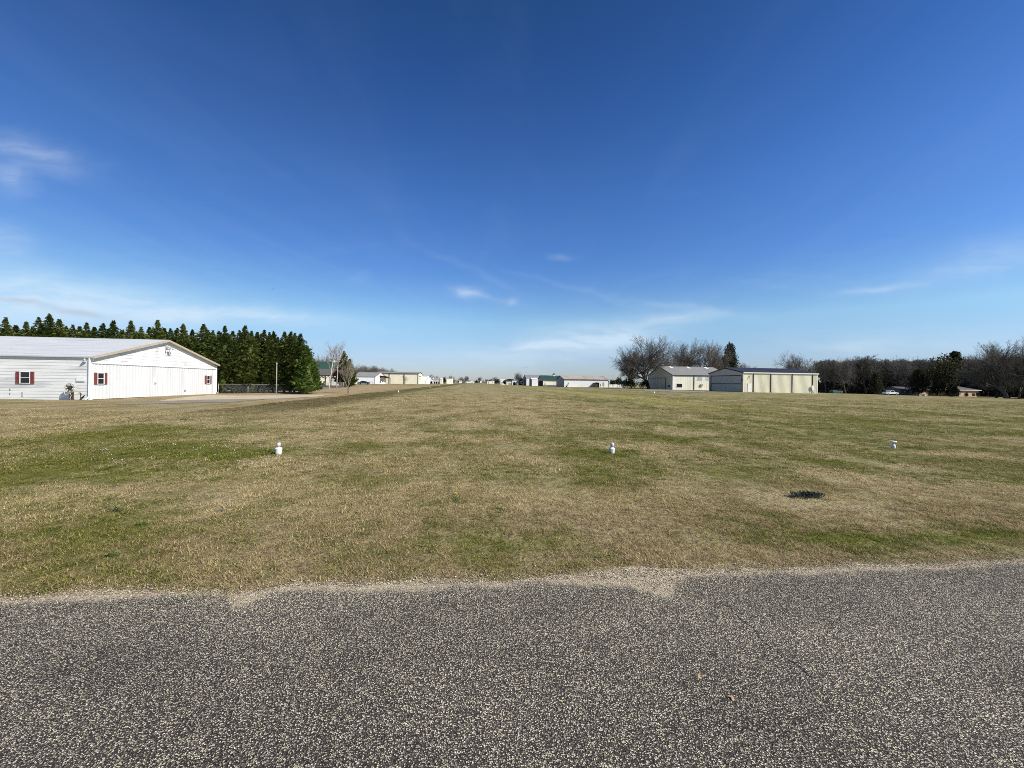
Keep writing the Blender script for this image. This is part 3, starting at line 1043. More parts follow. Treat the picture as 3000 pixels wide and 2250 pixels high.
for k in range(9):
    rad = 0.22 + 0.024 * k
    yo = -0.14 + 0.035 * (k % 3) + rr.uniform(-0.02, 0.02)
    pts = []
    for i in range(25):
        a = 2 * PI * i / 24
        e = 1 + 0.06 * math.sin(a * 2 + k) + rr.uniform(-0.02, 0.02)
        pts.append((0.03 + rad * e * math.cos(a), yo + 0.02 * math.sin(3 * a + k), 0.98 + rad * e * math.sin(a)))
    mb.tube(pts, [0.017] * len(pts), 6)
pts = [(-0.30, -0.15, 0.85), (-0.33, -0.18, 0.6), (-0.26, -0.2, 0.42), (-0.18, -0.16, 0.4), (0.05, -0.12, 0.55), (0.1, -0.1, 0.35), (0.02, -0.12, 0.1), (0.1, -0.15, 0.03)]
mb.tube(pts, [0.017] * len(pts), 6)
mb.build('hose', MT['hose'], root, True)

P2 = HP + Vector((-0.30, -0.42, 0))
P2.z = float(gz(P2.x, P2.y))
root = thing('water_standpipe', 'small black standpipe with curved spout at the foot of the white corner post', 'standpipe', P2)
mb = MB()
mb.tube([(0, 0, -0.1), (0, 0, 0.42)], [0.03, 0.026], 8)
mb.lathe([(0.07, 0), (0.07, 0.05), (0.04, 0.07)], 10)
mb.build('pipe', MT['rubber'], root, True)
mb = MB()
mb.tube([(0, 0, 0.36), (0.04, -0.02, 0.46), (0.02, -0.04, 0.56), (-0.06, -0.05, 0.58), (-0.1, -0.05, 0.52)], [0.03, 0.04, 0.045, 0.035, 0.02], 8)
mb.build('spout', MT['rubber'], root, True)
mb = MB()
mb.extrude([(0.0, 0.06), (0.06, 0.20), (0.30, 0.40), (0.16, 0.12)], 'y', -0.04, 0.04)
mb.build('handle', MT['rubber'], root)

# ---- bifold-door hangar on the right (cream, blue roof)
def cream_hangar():
    P = gpt(2177, 97.5)
    L, W, He, Hr = 20.5, 14.3, 5.0, 6.35
    root = thing('metal_hangar', 'cream metal hangar with dark blue roof and wide grey bifold door, largest on the right', 'hangar', P)
    top = gable_top(W, He, Hr)
    mb = MB()
    rib_wall(mb, 'front', 0, L, 0, -0.2, lambda s: He, 0.305, 0.12, 0.032)
    rib_wall(mb, 'back', 0, L, W, -0.2, lambda s: He, 0)
    rib_wall(mb, 'right', 0, W, L, -0.2, top, 0.305, extra=(W / 2,))
    mb.build('wall', MT['cream'], root)
    mb = MB()
    dt = 4.25
    rib_wall(mb, 'left', 0, W, 0, dt, top, 0.305, 0.1, 0.025, extra=(W / 2,))
    rib_wall(mb, 'left', 0, 0.75, 0, -0.2, lambda y: dt, 0.305, 0.1, 0.025)
    rib_wall(mb, 'left', W - 0.85, W, 0, -0.2, lambda y: dt, 0.305, 0.1, 0.025)
    mb.build('gable_wall', MT['shaded_cream'], root)
    mb = MB()
    mb.box(0.12, 0.16, 0.75, W - 0.85, 0.05, 2.02)
    mb.box(0.06, 0.10, 0.75, W - 0.85, 2.14, dt - 0.1)
    d = mb.build('bifold_door', MT['door_grey'], root)
    mb = MB()
    mb.box(-0.06, 0.12, 0.75, W - 0.85, 2.02, 2.16)
    mb.box(-0.05, 0.10, 0.66, 0.80, 0.0, dt + 0.1)
    mb.box(-0.05, 0.10, W - 0.98, W - 0.80, 0.0, dt + 0.1)
    mb.box(-0.06, 0.10, 0.80, W - 0.98, dt - 0.1, dt + 0.08)
    mb.build('door_frame', MT['black_trim'], d)
    mb = MB()
    roof_x(mb, 0, L, W, He + 0.05, Hr + 0.05, 0.12, 0.15, 0.08, 0.6)
    mb.build('roof', MT['blue_roof'], root)
    mb = MB()
    mb.box(-0.1, L + 0.2, -0.26, -0.125, He - 0.22, He + 0.02)
    mb.build('gutter', MT['pale_cream'], root)
    mb = MB()
    rake_trim(mb, -0.15, W, He, Hr, 0.12, 0.26, 0.05, -1)
    mb.build('roof_edge', MT['black_trim'], root)
    for sx_ in (2.72, 7.45, 13.35, 19.05):
        mb = MB()
        mb.box(sx_ - 0.075, sx_ + 0.075, -0.14, -0.036, 0.05, He - 0.1)
        mb.tube([(sx_, -0.2, 0.12), (sx_, -0.45, 0.02)], [0.07, 0.07], 6)
        mb.build('downspout', MT['black_trim'], root)
    for sx_ in (0.05, L - 0.05):
        mb = MB()
        mb.box(sx_ - 0.09, sx_ + 0.09, -0.07, -0.034, 0, He - 0.1)
        mb.build('corner_trim', MT['pale_cream'], root)
    mb = MB()
    mb.box(1.22, 2.14, -0.085, -0.036, 0.08, 2.16)
    dd = mb.build('side_door', MT['white_paint'], root)
    mb = MB()
    mb.box(1.14, 1.22, -0.1, -0.036, 0.0, 2.24)
    mb.box(2.14, 2.22, -0.1, -0.036, 0.0, 2.24)
    mb.box(1.22, 2.14, -0.1, -0.036, 2.16, 2.24)
    mb.build('frame', MT['cream'], dd)
    mb = MB()
    mb.tube([(2.03, -0.1, 1.05), (2.03, -0.15, 1.05), (1.93, -0.15, 1.05)], [0.025] * 3, 6)
    mb.build('handle', MT['galv'], dd)
    mb = MB()
    mb.box(1.52, 1.85, -0.18, -0.03, 3.95, 4.08)
    mb.tube([(1.6, -0.1, 3.95), (1.6, -0.26, 3.8), (1.6, -0.3, 3.65)], [0.03, 0.06, 0.09], 8)
    mb.build('wall_lamp', MT['galv'], root)
    mb = MB()
    mb.box(18.60, 19.15, -0.40, -0.21, 1.05, 1.75)
    mb.box(18.68, 19.05, -0.36, -0.21, 0.72, 1.02)
    mb.tube([(18.85, -0.3, 0.75), (18.85, -0.3, -0.1)], [0.05, 0.05], 6)
    mb.tube([(18.85, -0.3, 1.7), (18.85, -0.3, 2.05)], [0.04, 0.04], 6)
    mb.build('meter_box', MT['white_paint'], root)
    mb = MB()
    fbox(mb, 'left', 0, 0.25, 0.55, 2.9, 3.15, 0.03, 0.2)
    mb.build('door_motor', MT['wood_dark'], root)


cream_hangar()


def grey_roof_hangar():
    P = gpt(1970, 124.0)
    L, W, He, Hr = 19.5, 18.0, 4.75, 7.85
    root = thing('metal_hangar', 'pale cream hangar with grey metal roof and skylight strips, beside the blue roofed hangar', 'hangar', P)
    top = gable_top(W, He, Hr)
    mb = MB()
    rib_wall(mb, 'front', 0, L, 0, -0.2, lambda s: He, 0.6, 0.15, 0.02)
    rib_wall(mb, 'back', 0, L, W, -0.2, lambda s: He, 0)
    rib_wall(mb, 'right', 0, W, L, -0.2, top, 0, extra=(W / 2,))
    mb.build('wall', MT['pale_cream'], root)
    mb = MB()
    rib_wall(mb, 'left', 0, W, 0, -0.2, top, 0.6, 0.15, 0.02, extra=(W / 2,))
    mb.build('gable_wall', MT['shaded_cream'], root)
    mb = MB()
    fbox(mb, 'left', 0, 4.6, 17.3, 0.05, 3.75, 0.03, 0.07)
    d = mb.build('hangar_door', MT['door_grey'], root)
    mb = MB()
    fbox(mb, 'left', 0, 4.4, 4.6, 0.0, 3.95, 0.03, 0.12)
    fbox(mb, 'left', 0, 17.3, 17.45, 0.0, 3.95, 0.03, 0.12)
    fbox(mb, 'left', 0, 4.6, 17.3, 3.75, 3.95, 0.03, 0.12)
    mb.build('door_frame', MT['black_trim'], d)
    window(root, 'left', 0, 1.5, 3.0, 0.75, 1.55, 0.08, 'white_paint', ((0.5,), ()), d=0.03)
    mb = MB()
    roof_x(mb, 0, L, W, He, Hr, 0.2, 0.15, 0.08, 0.9)
    rf = mb.build('roof', MT['grey_roof'], root)
    sl = (Hr - He) / (W / 2)
    for sx_ in (3.6, 9.9, 16.4):
        mb = MB()
        mb.quad((sx_ - 0.5, W / 2 - 2.0, He + sl * (W / 2 - 2.0) + 0.13), (sx_ + 0.5, W / 2 - 2.0, He + sl * (W / 2 - 2.0) + 0.13),
                (sx_ + 0.5, W / 2 - 0.2, He + sl * (W / 2 - 0.2) + 0.13), (sx_ - 0.5, W / 2 - 0.2, He + sl * (W / 2 - 0.2) + 0.13))
        mb.build('skylight', MT['pale_cream'], rf)
    mb = MB()
    rake_trim(mb, -0.15, W, He, Hr, 0.2, 0.22, 0.05, -1)
    mb.box(-0.15, L, -0.27, -0.21, He - 0.16, He + 0.04)
    mb.build('roof_edge', MT['black_trim'], root)
    mb = MB()
    mb.box(7.15, 7.33, -0.14, -0.03, 0, He - 0.1)
    mb.build('downspout', MT['black_trim'], root)
    mb = MB()
    mb.box(0.0, 0.5, -0.06, -0.025, 0, He - 0.1)
    mb.build('corner_trim', MT['white_paint'], root)
    window(root, 'front', 0, 1.35, 3.25, 0.78, 1.95, 0.10, 'white_paint', ((), ()), d=0.03)
    for a0 in (8.45, 11.45):
        window(root, 'front', 0, a0, a0 + 1.6, 3.15, 4.45, 0.08, 'white_paint', ((0.5,), (0.5,)), d=0.03, mat='window_pale')
    mb = MB()
    fbox(mb, 'front', 0, 9.4, 10.2, 1.25, 1.9, 0.03, 0.35)
    mb.build('air_conditioner', MT['galv'], root)


MT['window_pale'] = plain('pale_reflecting_glass', (0.42, 0.43, 0.42), 0.15, 0.1, 1, spec=0.6)
grey_roof_hangar()

# ---- the row of buildings along the right side of the strip, far to near
def long_white():
    r = barn('long_hangar', 'long low white hangar with rusty pale roof and dark lean to', 'hangar', 1652.8, 165, 0, 19.3, 16, 3.35, 5.0, 'far_white', 'rust_roof', 'blue_grey', 0, 0.9, 0.25, 0.25, 'black_trim')  # gable is white like the walls; its shade is painted as blue grey
    mb = MB()
    fbox(mb, 'left', -0.25, 0.2, 15.8, 3.3, 3.42, 0, 0.03)
    mb.build('fascia', MT['black_trim'], r)
    mb = MB()
    for k in range(9):
        mb.box(14.4 - 3.4 + k * 0.38, 14.4 - 3.4 + k * 0.38 + 0.3, -1.55, -1.5, -0.1, 0.25 + 1.55 * (k / 8))
    mb.box(11.4, 14.4, -1.5, 0, -0.1, 0.05)
    mb.build('stair_side', MT['wood_dark'], r)
    mb = MB()
    mb.box(13.0, 13.1, -1.6, -0.05, -0.1, 1.95)
    mb.box(14.75, 14.85, -1.6, -0.05, -0.1, 1.95)
    mb.box(13.1, 14.75, -0.12, -0.05, -0.1, 1.95)
    mb.box(13.1, 13.7, -1.56, -1.5, -0.1, 1.9)
    mb.extrude([(12.6, 1.85), (13.9, 2.2), (15.1, 1.95), (15.1, 1.85), (13.9, 2.08), (12.6, 1.75)], 'y', -1.8, -0.05)
    mb.build('porch', MT['wood_dark'], r)


long_white()
r = barn('pole_barn', 'green roofed pole barn with an open dark end', 'barn', 1591, 200, 0, 12.5, 17.6, 3.0, 5.55, 'pale_cream', 'green_roof', 'blue_grey', 0, 0.9, 0.35, 0.3, None)
mb = MB()
fbox(mb, 'left', 0, 1.0, 16.4, -0.1, 2.75, 0.02, 0.06)
mb.build('bay_shade_panel', MT['dark_fill'], r)  # flat dark panel painting the shade inside the open end
mb = MB()
mb.box(0.1, 12.3, -0.06, -0.01, -0.1, 0.62)
mb.build('wainscot', MT['blue_grey'], r)
mb = MB()
mb.box(6.9, 8.1, 8.2, 9.4, 5.5, 6.3)
cu = mb.build('cupola', MT['white_paint'], r)
mb = MB()
mb.lathe([(0.95, 0), (0.5, 0.35), (0.05, 0.75), (0.04, 1.1)], 8, (7.5, 8.8, 6.3))
mb.build('cupola_roof', MT['green_roof'], cu)

r = barn('round_top_shed', 'small white shed with rounded dark doorway beside the green barn', 'shed', 1558, 192, 0, 3.15, 9.0, 3.3, 4.05, 'far_white', 'far_white', 'blue_grey', 0, 0, 0.1, 0.1, None)
mb = MB()
fbox(mb, 'left', 0, 1.2, 7.6, -0.1, 3.0, 0.02, 0.08)
fbox(mb, 'left', 0, 2.4, 6.4, 3.0, 3.35, 0.02, 0.08)
mb.build('doorway', MT['black_trim'], r)
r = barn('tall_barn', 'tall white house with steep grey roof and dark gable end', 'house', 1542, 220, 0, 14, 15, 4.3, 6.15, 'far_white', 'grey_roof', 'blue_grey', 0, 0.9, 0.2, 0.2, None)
mb = MB()
fbox(mb, 'left', 0, 0.5, 14.5, 2.7, 2.85, 0.02, 0.05)
mb.build('trim', MT['wood_dark'], r)
r = barn('lean_to_shed', 'dark lean to shed with pale panels against the tall grey roofed house', 'shed', 1531.5, 226, -1.6, 0, 8, 3.2, 4.1, 'black_trim', 'black_trim', 'black_trim', 0, 0, 0.3, 0.3, None)
window(r, 'front', 0, -1.3, -0.4, 1.9, 2.4, 0.08, d=0.02, mat='far_white')
window(r, 'front', 0, -1.3, -0.4, 1.1, 1.5, 0.08, d=0.02, mat='window_pale')
r = barn('arched_shed', 'small white shed with dark arched door', 'shed', 1500.5, 228, 0, 2.9, 6, 2.75, 3.0, 'far_white', 'grey_roof', 'blue_grey', 0, 0, 0.15, 0.15, None)
mb = MB()
pr = [(0.55, 0.0)] + [(1.25 - 0.7 * math.cos(a), 1.3 + 0.7 * math.sin(a)) for a in np.linspace(0, PI, 12)] + [(1.95, 0.0)]
mb.extrude(pr, 'y', -0.08, -0.02)
mb.build('door', MT['dark_fill'], r)
r = barn('low_shed', 'low white shed with grey garage door under the round dark tree', 'shed', 1487.5, 236, -0.8, 2.6, 6, 2.1, 2.5, 'pale_cream', 'grey_roof', None, 0, 0, 0.15, 0.15, None)
mb = MB()
mb.box(0.6, 2.0, -0.07, -0.01, 0, 1.3)
mb.build('garage_door', MT['grey_gable'], r)
r = barn('white_garage', 'boxy white garage with dark side, flat roofed', 'garage', 1466, 262, 0, 3.6, 9, 3.25, 3.5, 'far_white', 'far_white', 'black_trim', 0, 0, 0.1, 0.1, None)  # left wall near-black, the others white
r = barn('garden_shed', 'small cream shed in front of the boxy white garage', 'shed', 1469.5, 252, 0, 2.5, 3.5, 1.95, 2.2, 'pale_cream', 'far_white', None, 0, 0, 0.15, 0.15, None)
r = barn('flat_shed', 'cream flat shed, farther of the pair by the dark bushes', 'shed', 1432, 365, 0, 4.0, 6, 2.3, 2.5, 'pale_cream', 'far_white', 'black_trim', 0, 0, 0.1, 0.1, None)
r = barn('white_kiosk', 'tiny cream shed with black side, farthest on the right row', 'shed', 1427, 390, 0, 1.3, 5, 2.3, 2.5, 'pale_cream', 'far_white', 'black_trim', 0, 0, 0.1, 0.1, None)
r = barn('white_lodge', 'low white shed half hidden by the dark round bushes', 'shed', 1443, 345, 0, 2.2, 5, 2.2, 2.6, 'far_white', 'far_white', 'black_trim', 0, 0, 0.1, 0.1, None)

# ---- left side of the strip
r = barn('white_hangar_house', 'white hangar with grey roof, gable end and rusty awning', 'hangar', 1098.6, 178, -10.2, 0, 22, 3.35, 5.5, 'far_white', 'grey_roof', None, 0, 0.9, 0.25, 0.25, None)
window(r, 'right', 0, 9.0, 11.0, 0.75, 2.2, 0.15, 'black_trim', ((), ()), d=0.02)
window(r, 'right', 0, 13.0, 15.0, 0.95, 2.2, 0.15, 'black_trim', ((), ()), d=0.02)
window(r, 'right', 0, 17.6, 20.0, 0.6, 2.3, 0.12, 'white_paint', ((0.5,), ()), d=0.02, mat='window_pale')
mb = MB()
mb.extrude([(9.0, 3.85), (22.0, 2.85), (22.0, 2.95), (9.0, 3.98)], 'x', 0.03, 2.6)
for y_ in (10.5, 21.5):
    mb.tube([(2.5, y_, 0), (2.5, y_, 2.9)], [0.07, 0.07], 6)
mb.build('awning', MT['red_wood'], r)
mb = MB()
fbox(mb, 'right', 0, 8.6, 13.0, 3.0, 4.1, 0.02, 0.06)
mb.build('awning_gap', MT['black_trim'], r)
mb = MB()
mb.box(-0.12, 0.12, -0.1, -0.02, 0, 3.3)
mb.build('downspout', MT['grey_gable'], r)
r = barn('beige_hangar', 'big beige hangar with thin dark roof and black posts', 'hangar', 1225, 206, -22, 0, 15.6, 5.6, 6.5, 'cream', 'grey_roof', None, 0, 0, 0.3, 0.25, 'black_trim')
for sx_ in (-15.1, -7.4, -0.05):
    mb = MB()
    mb.box(sx_ - 0.13, sx_ + 0.13, -0.2, -0.01, -0.1, 5.45)
    mb.build('post', MT['black_trim'], r)
mb = MB()
fbox(mb, 'right', 0, 3.0, 10.0, 4.4, 4.6, 0.02, 0.4)
fbox(mb, 'right', 0, 4.0, 5.5, 2.8, 3.2, 0.02, 0.3)
mb.build('wall_lamp', MT['grey_gable'], r)
# gambrel white barn with a garage door
P = gpt(1255, 222)
r = thing('gambrel_barn', 'white barn with sloped shoulder and garage door, next to the beige hangar', 'barn', P)
mb = MB()
mb.extrude([(-5.2, -0.2), (0, -0.2), (0, 2.3), (-0.9, 4.4), (-5.2, 4.4)], 'y', 0, 9)
mb.build('wall', MT['far_white'], r)
mb = MB()
mb.extrude([(-5.3, 4.41), (-0.85, 4.41), (0.06, 2.31), (0.14, 2.36), (-0.8, 4.53), (-5.3, 4.53)], 'y', -0.1, 9.1)
mb.build('roof', MT['white_paint'], r)
mb = MB()
mb.box(-3.4, -1.75, -0.08, -0.02, 0, 1.75)
d = mb.build('garage_door', MT['white_paint'], r)
mb = MB()
mb.box(-3.6, -3.4, -0.12, -0.02, 0, 1.95)
mb.box(-1.75, -1.6, -0.12, -0.02, 0, 1.95)
mb.box(-3.4, -1.75, -0.12, -0.02, 1.75, 1.95)
mb.build('frame', MT['grey_gable'], d)


def steep_house(px, D, w, he, hr, dpt, label, roof='grey_roof', car=0.0):
    """house with its gable to the camera"""
    P = gpt(px, D)
    r = thing('house', label, 'house', P, 0, 'pale houses at the far left of the strip')
    mb = MB()
    mb.extrude([(0, -0.2), (w, -0.2), (w, he), (w / 2, hr), (0, he)], 'y', 0, dpt)
    mb.build('wall', MT['far_white'], r)
    mb = MB()
    mb.extrude([(-0.2, he - 0.15), (w / 2, hr + 0.02), (w + 0.2, he - 0.15), (w + 0.2, he), (w / 2, hr + 0.2), (-0.2, he)], 'y', -0.2, dpt + 0.2)
    mb.build('roof', MT[roof], r)
    if car:
        mb = MB()
        mb.box(w * 0.12, w * 0.88, -0.06, -0.02, 0, car)
        mb.build('carport_shade_panel', MT['dark_fill'], r)  # flat dark panel painting the shade inside the carport
    else:
        window(r, 'front', 0, w * 0.35, w * 0.65, he * 0.45, he * 0.8, 0.1, d=0.02)
    return r


steep_house(1257.5, 268, 2.1, 2.9, 5.2, 10, 'narrow white gabled house with steep grey roof next to the gambrel barn', car=1.4)
steep_house(1265.8, 272, 2.0, 2.9, 5.2, 10, 'narrow white gabled house standing between its twin and the carport')
r = barn('carport', 'low grey roofed carport with dark open front and white posts', 'carport', 1270, 262, 0, 3.8, 7, 2.3, 4.2, 'dark_fill', 'grey_roof', 'dark_fill', 0, 0, 0.2, 0.2, None)  # dark walls paint the shade under the roof
for x_ in (0.05, 1.3, 2.6, 3.7):
    mb = MB()
    mb.box(x_ - 0.1, x_ + 0.1, -0.15, -0.01, 0, 2.2)
    mb.build('post', MT['white_paint'], r)
mb = MB()
mb.box(-0.1, 3.9, -0.2, -0.01, 1.55, 2.2)
mb.build('fascia', MT['white_paint'], r)
barn('annex', 'plain pale cream shed to the right of the low carport', 'shed', 1282, 268, 0, 3.3, 7, 3.0, 3.6, 'pale_cream', 'far_white', None, 0, 0, 0.15, 0.1, None)
r = barn('brick_garage', 'pale garage with dirty walls behind the round evergreen', 'garage', 1308, 275, 0, 4.2, 9, 3.9, 4.3, 'pale_cream', 'grey_roof', None, 0, 0, 0.15, 0.1, None)
mb = MB()
mb.box(0.5, 3.4, -0.07, -0.01, 0, 2.5)
mb.build('garage_door', MT['far_white'], r)
barn('distant_house', 'low distant white house under two bare trees', 'house', 1345, 430, 0, 3.0, 8, 2.2, 3.4, 'far_white', 'grey_roof', None, 0, 0, 0.2, 0.2, None)
steep_house(1377, 520, 6.2, 1.9, 3.2, 12, 'far white gabled building at the end of the strip', 'far_white')
barn('distant_shed', 'long low white shed at the far end of the strip', 'shed', 1364, 540, 0, 6.5, 6, 1.5, 1.8, 'far_white', 'far_white', None, 0, 0, 0.1, 0.1, None)
barn('distant_cabin', 'tiny white cabin far off to the right of the strip end', 'cabin', 1406, 620, 0, 2.6, 6, 1.5, 2.6, 'far_white', 'far_white', None, 0, 0, 0.1, 0.1, None)

# green roofed house, cupola and dormer, behind the trees
r = barn('green_house', 'house with green metal roof and white cupola seen behind the cypresses', 'house', 930, 118, -3, 7.4, 11, 4.6, 7.3, 'pale_cream', 'green_roof', None, 0, 0.7, 0.4, 0.3, None)
mb = MB()
mb.box(2.1, 3.4, 4.9, 6.1, 7.2, 7.95)
cu = mb.build('cupola', MT['white_paint'], r)
mb = MB()
mb.lathe([(1.0, 0), (0.55, 0.25), (0.06, 0.55), (0.04, 0.8)], 4, (2.75, 5.5, 7.95))
mb.build('cupola_roof', MT['green_roof'], cu)
mb = MB()
mb.extrude([(4.8, 5.9), (5.6, 6.5), (6.4, 5.9)], 'y', 2.2, 5.2)
mb.build('dormer', MT['white_paint'], r)
window(r, 'front', 0, 3.7, 5.0, 1.1, 2.2, 0.1, d=0.02, bars=((0.5,), (0.5,)), mat='window_pale')
window(r, 'front', 0, 5.6, 6.6, 1.1, 2.2, 0.1, d=0.02, bars=((0.5,), (0.5,)), mat='window_pale')

# open timber pavilion in front of it
P = gpt(928, 88)
r = thing('pavilion', 'open timber pavilion with shingled grey roof at the end of the cypress row', 'pavilion', P)
for x_, y_ in ((0.4, 0.3), (3.0, 0.3), (0.4, 3.9), (3.0, 3.9), (5.0, 3.9), (5.0, 0.3)):
    mb = MB()
    mb.box(x_ - 0.09, x_ + 0.09, y_ - 0.09, y_ + 0.09, -0.1, 2.75)
    for sg in (-1, 1):
        mb.tube([(x_, y_, 2.0), (x_ + sg * 0.7, y_, 2.7)], [0.06, 0.06], 4)
    mb.build('post', MT['wood_dark'], r)
mb = MB()
mb.box(0.0, 5.4, 0.15, 0.32, 2.7, 2.9)
mb.build('beam', MT['wood_dark'], r)
mb = MB()
mb.box(0.0, 5.4, 3.85, 4.02, 2.7, 2.9)
mb.build('beam', MT['wood_dark'], r)
mb = MB()
mb.extrude([(-0.5, 2.8), (2.1, 4.2), (4.7, 2.8), (4.7, 2.9), (2.1, 4.35), (-0.5, 2.9)], 'x', -0.8, 3.6)
mb.build('roof', MT['shingle'], r)
mb = MB()
mb.extrude([(3.3, 2.75), (4.5, 4.0), (6.0, 2.75), (6.0, 2.85), (4.5, 4.15), (3.3, 2.85)], 'y', -0.6, 4.8)
mb.build('gable_roof', MT['wood_dark'], r)

# houses under the woods on the right
r = barn('grey_shed', 'windowless grey shed at the edge of the dark woods', 'shed', 2637, 178, 0, 6.0, 7, 2.6, 3.9, 'blue_grey', 'shingle', None, 0, 0, 0.3, 0.3, None)


def hip_house():
    P = gpt(2682, 176)
    L, W, He, Hr = 31.5, 9.0, 2.75, 4.6
    r = thing('brick_house', 'long low orange brick house with hipped shingle roof under the dark trees', 'house', P)
    mb = MB()
    mb.box(0, 6.2, 0, W, -0.4, He)
    mb.box(6.2, 20.5, 2.0, W, -0.4, He)
    mb.box(20.5, 30.5, -1.5, W, -0.4, He)
    mb.build('wall', MT['brick'], r)
    mb = MB()
    o = 0.7
    for (xa, xb, ya) in ((-o, 22.0, -o), (19.8, 31.2, -1.5 - o)):
        yb = W + o
        ym = (ya + yb) / 2
        in_ = (yb - ya) / 2
        xi0, xi1 = xa + in_ * 0.8, xb - in_ * 0.8
        if xi1 < xi0:
            xi0 = xi1 = (xa + xb) / 2
        z0 = He + 0.05
        A, B, C_, D_ = (xa, ya, z0), (xb, ya, z0), (xb, yb, z0), (xa, yb, z0)
        E, F_ = (xi0, ym, Hr), (xi1, ym, Hr)
        mb.quad(A, B, F_, E)
        mb.quad(C_, D_, E, F_)
        mb.tri(D_, A, E)
        mb.tri(B, C_, F_)
        mb.quad(D_, C_, B, A)
    rf = mb.build('roof', MT['shingle'], r)
    mb = MB()
    mb.box(19.8, 31.2, -1.5 - o - 0.03, -1.5 - o + 0.02, He - 0.14, He + 0.10)
    mb.box(-o, 19.7, -o - 0.03, -o + 0.02, He - 0.14, He + 0.10)
    mb.build('fascia', MT['white_paint'], r)
    window(r, 'front', -1.5, 27.3, 28.8, 0.2, 1.3, 0.08, 'wood_dark', ((0.5,), ()), d=0.02)
    window(r, 'front', 0, 1.7, 3.4, 0.9, 2.0, 0.08, 'white_paint', ((0.5,), ()), d=0.02)
    mb = MB()
    mb.box(8, 9.0, 1.9, 1.97, -0.2, 1.95)
    mb.build('door', MT['wood_dark'], r)
    window(r, 'front', 2.0, 11.0, 13.0, 0.9, 2.0, 0.08, 'white_paint', ((0.5,), ()), d=0.02)


hip_house()
P = gpt(2517, 200)
r = thing('woodland_shelter', 'small pale roofed shelter in the shade of the woods', 'shelter', P)
mb = MB()
for x_, y_ in ((0.2, 0.2), (3.2, 0.2), (0.2, 3), (3.2, 3)):
    mb.box(x_ - 0.08, x_ + 0.08, y_ - 0.08, y_ + 0.08, -0.2, 2.3)
mb.build('post', MT['wood_dark'], r)
mb = MB()
mb.extrude([(-0.4, 2.2), (1.7, 3.4), (3.8, 2.2), (3.8, 2.32), (1.7, 3.55), (-0.4, 2.32)], 'y', -0.4, 3.6)
mb.build('roof', MT['shingle'], r)


# ---- vehicles
def car(name, label, px, D, mat, L=4.6, Wd=1.8, kind='sedan', rz=0.0, cat='car'):
    P = gpt(px, D)
    r = thing(name, label, cat, P, rz)
    mb = MB()
    if kind == 'sedan':
        body = [(0, 0.35), (0.02, 0.75), (0.5, 0.88), (1.0, 0.93), (1.55, 1.36), (2.0, 1.45), (2.9, 1.43), (3.5, 1.05), (4.3, 0.98), (L, 0.85), (L, 0.35)]
        glass = [(1.15, 0.95), (1.6, 1.32), (2.05, 1.40), (2.85, 1.38), (3.36, 1.02)]
    else:
        body = [(0, 0.5), (0.0, 1.05), (1.7, 1.12), (1.95, 1.15), (2.05, 1.85), (2.3, 1.92), (3.6, 1.9), (4.2, 1.25), (5.3, 1.12), (L, 1.0), (L, 0.5)]
        glass = [(2.2, 1.22), (2.25, 1.78), (3.5, 1.78), (3.98, 1.25)]
    mb.extrude(body, 'y', 0, Wd)
    mb.build('body', MT[mat], r)
    mb = MB()
    mb.extrude(glass, 'y', -0.012, Wd + 0.012)
    mb.build('window', MT['glass'], r)
    for wx in (0.85, L - 0.95):
        for wy in (-0.02, Wd - 0.2):
            mb = MB()
            rad = 0.33 if kind == 'sedan' else 0.40
            mb.tube([(wx, wy, rad), (wx, wy + 0.22, rad)], [rad, rad], 18)
            wh = mb.build('wheel', MT['rubber'], r)
            mb = MB()
            mb.tube([(wx, wy - 0.01, rad), (wx, wy + 0.05, rad)], [rad * 0.6] * 2, 14)
            mb.build('rim', MT['galv'], wh)
    mb = MB()
    mb.box(L - 0.02, L + 0.015, 0.15, 0.5, 0.68, 0.82)
    mb.build('headlight', MT['white_paint'], r)
    mb = MB()
    mb.box(-0.015, 0.02, 0.1, 0.4, 0.62, 0.74)
    mb.build('tail_light', MT['shutter'], r)
    return r


car('parked_car', 'dark grey parked sedan behind the chain link fence', 1045.5, 152, 'car_dark', 3.9 + 0.7, 1.75)
car('parked_car', 'dark parked sedan just left of the white pickup', 2582, 186, 'car_dark')
car('pickup_truck', 'white pickup truck parked under the dark trees', 2597, 168, 'car_white', 6.0, 1.95, 'truck', cat='pickup truck')
P = gpt(2441, 186)
r = thing('skip_container', 'teal open skip with pale sheets on top at the woods edge', 'skip', P)
mb = MB()
mb.extrude([(0.0, 0.15), (5.2, 0.15), (5.3, 1.05), (-0.1, 1.05)], 'y', 0, 2.2)
mb.box(0.2, 0.5, 0.1, 2.1, 0, 0.15)
mb.box(4.7, 5.0, 0.1, 2.1, 0, 0.15)
for x_ in (0.9, 1.9, 2.9, 3.9):
    mb.box(x_, x_ + 0.09, -0.06, 0.0, 0.2, 1.0)
mb.build('body', MT['teal'], r)
mb = MB()
mb.box(0.1, 2.4, 0.1, 2.0, 1.06, 1.3)
mb.box(2.7, 5.1, 0.2, 2.1, 1.06, 1.22)
mb.build('load', MT['window_pale'], r)
P = gpt(2706, 168)
r = thing('white_box', 'white utility cabinet on the grass before the brick house', 'cabinet', P)
mb = MB()
mb.box(0, 0.95, 0, 0.7, -0.1, 0.55)
mb.build('cabinet_body', MT['white_paint'], r)
mb = MB()
mb.box(-0.04, 0.99, -0.04, 0.74, 0.55, 0.62)
mb.build('lid', MT['white_paint'], r)
P = gpt(909, 74)
r = thing('white_sack', 'white bulky sack lying at the corner of the chain link fence', 'sack', P)
mb = MB()
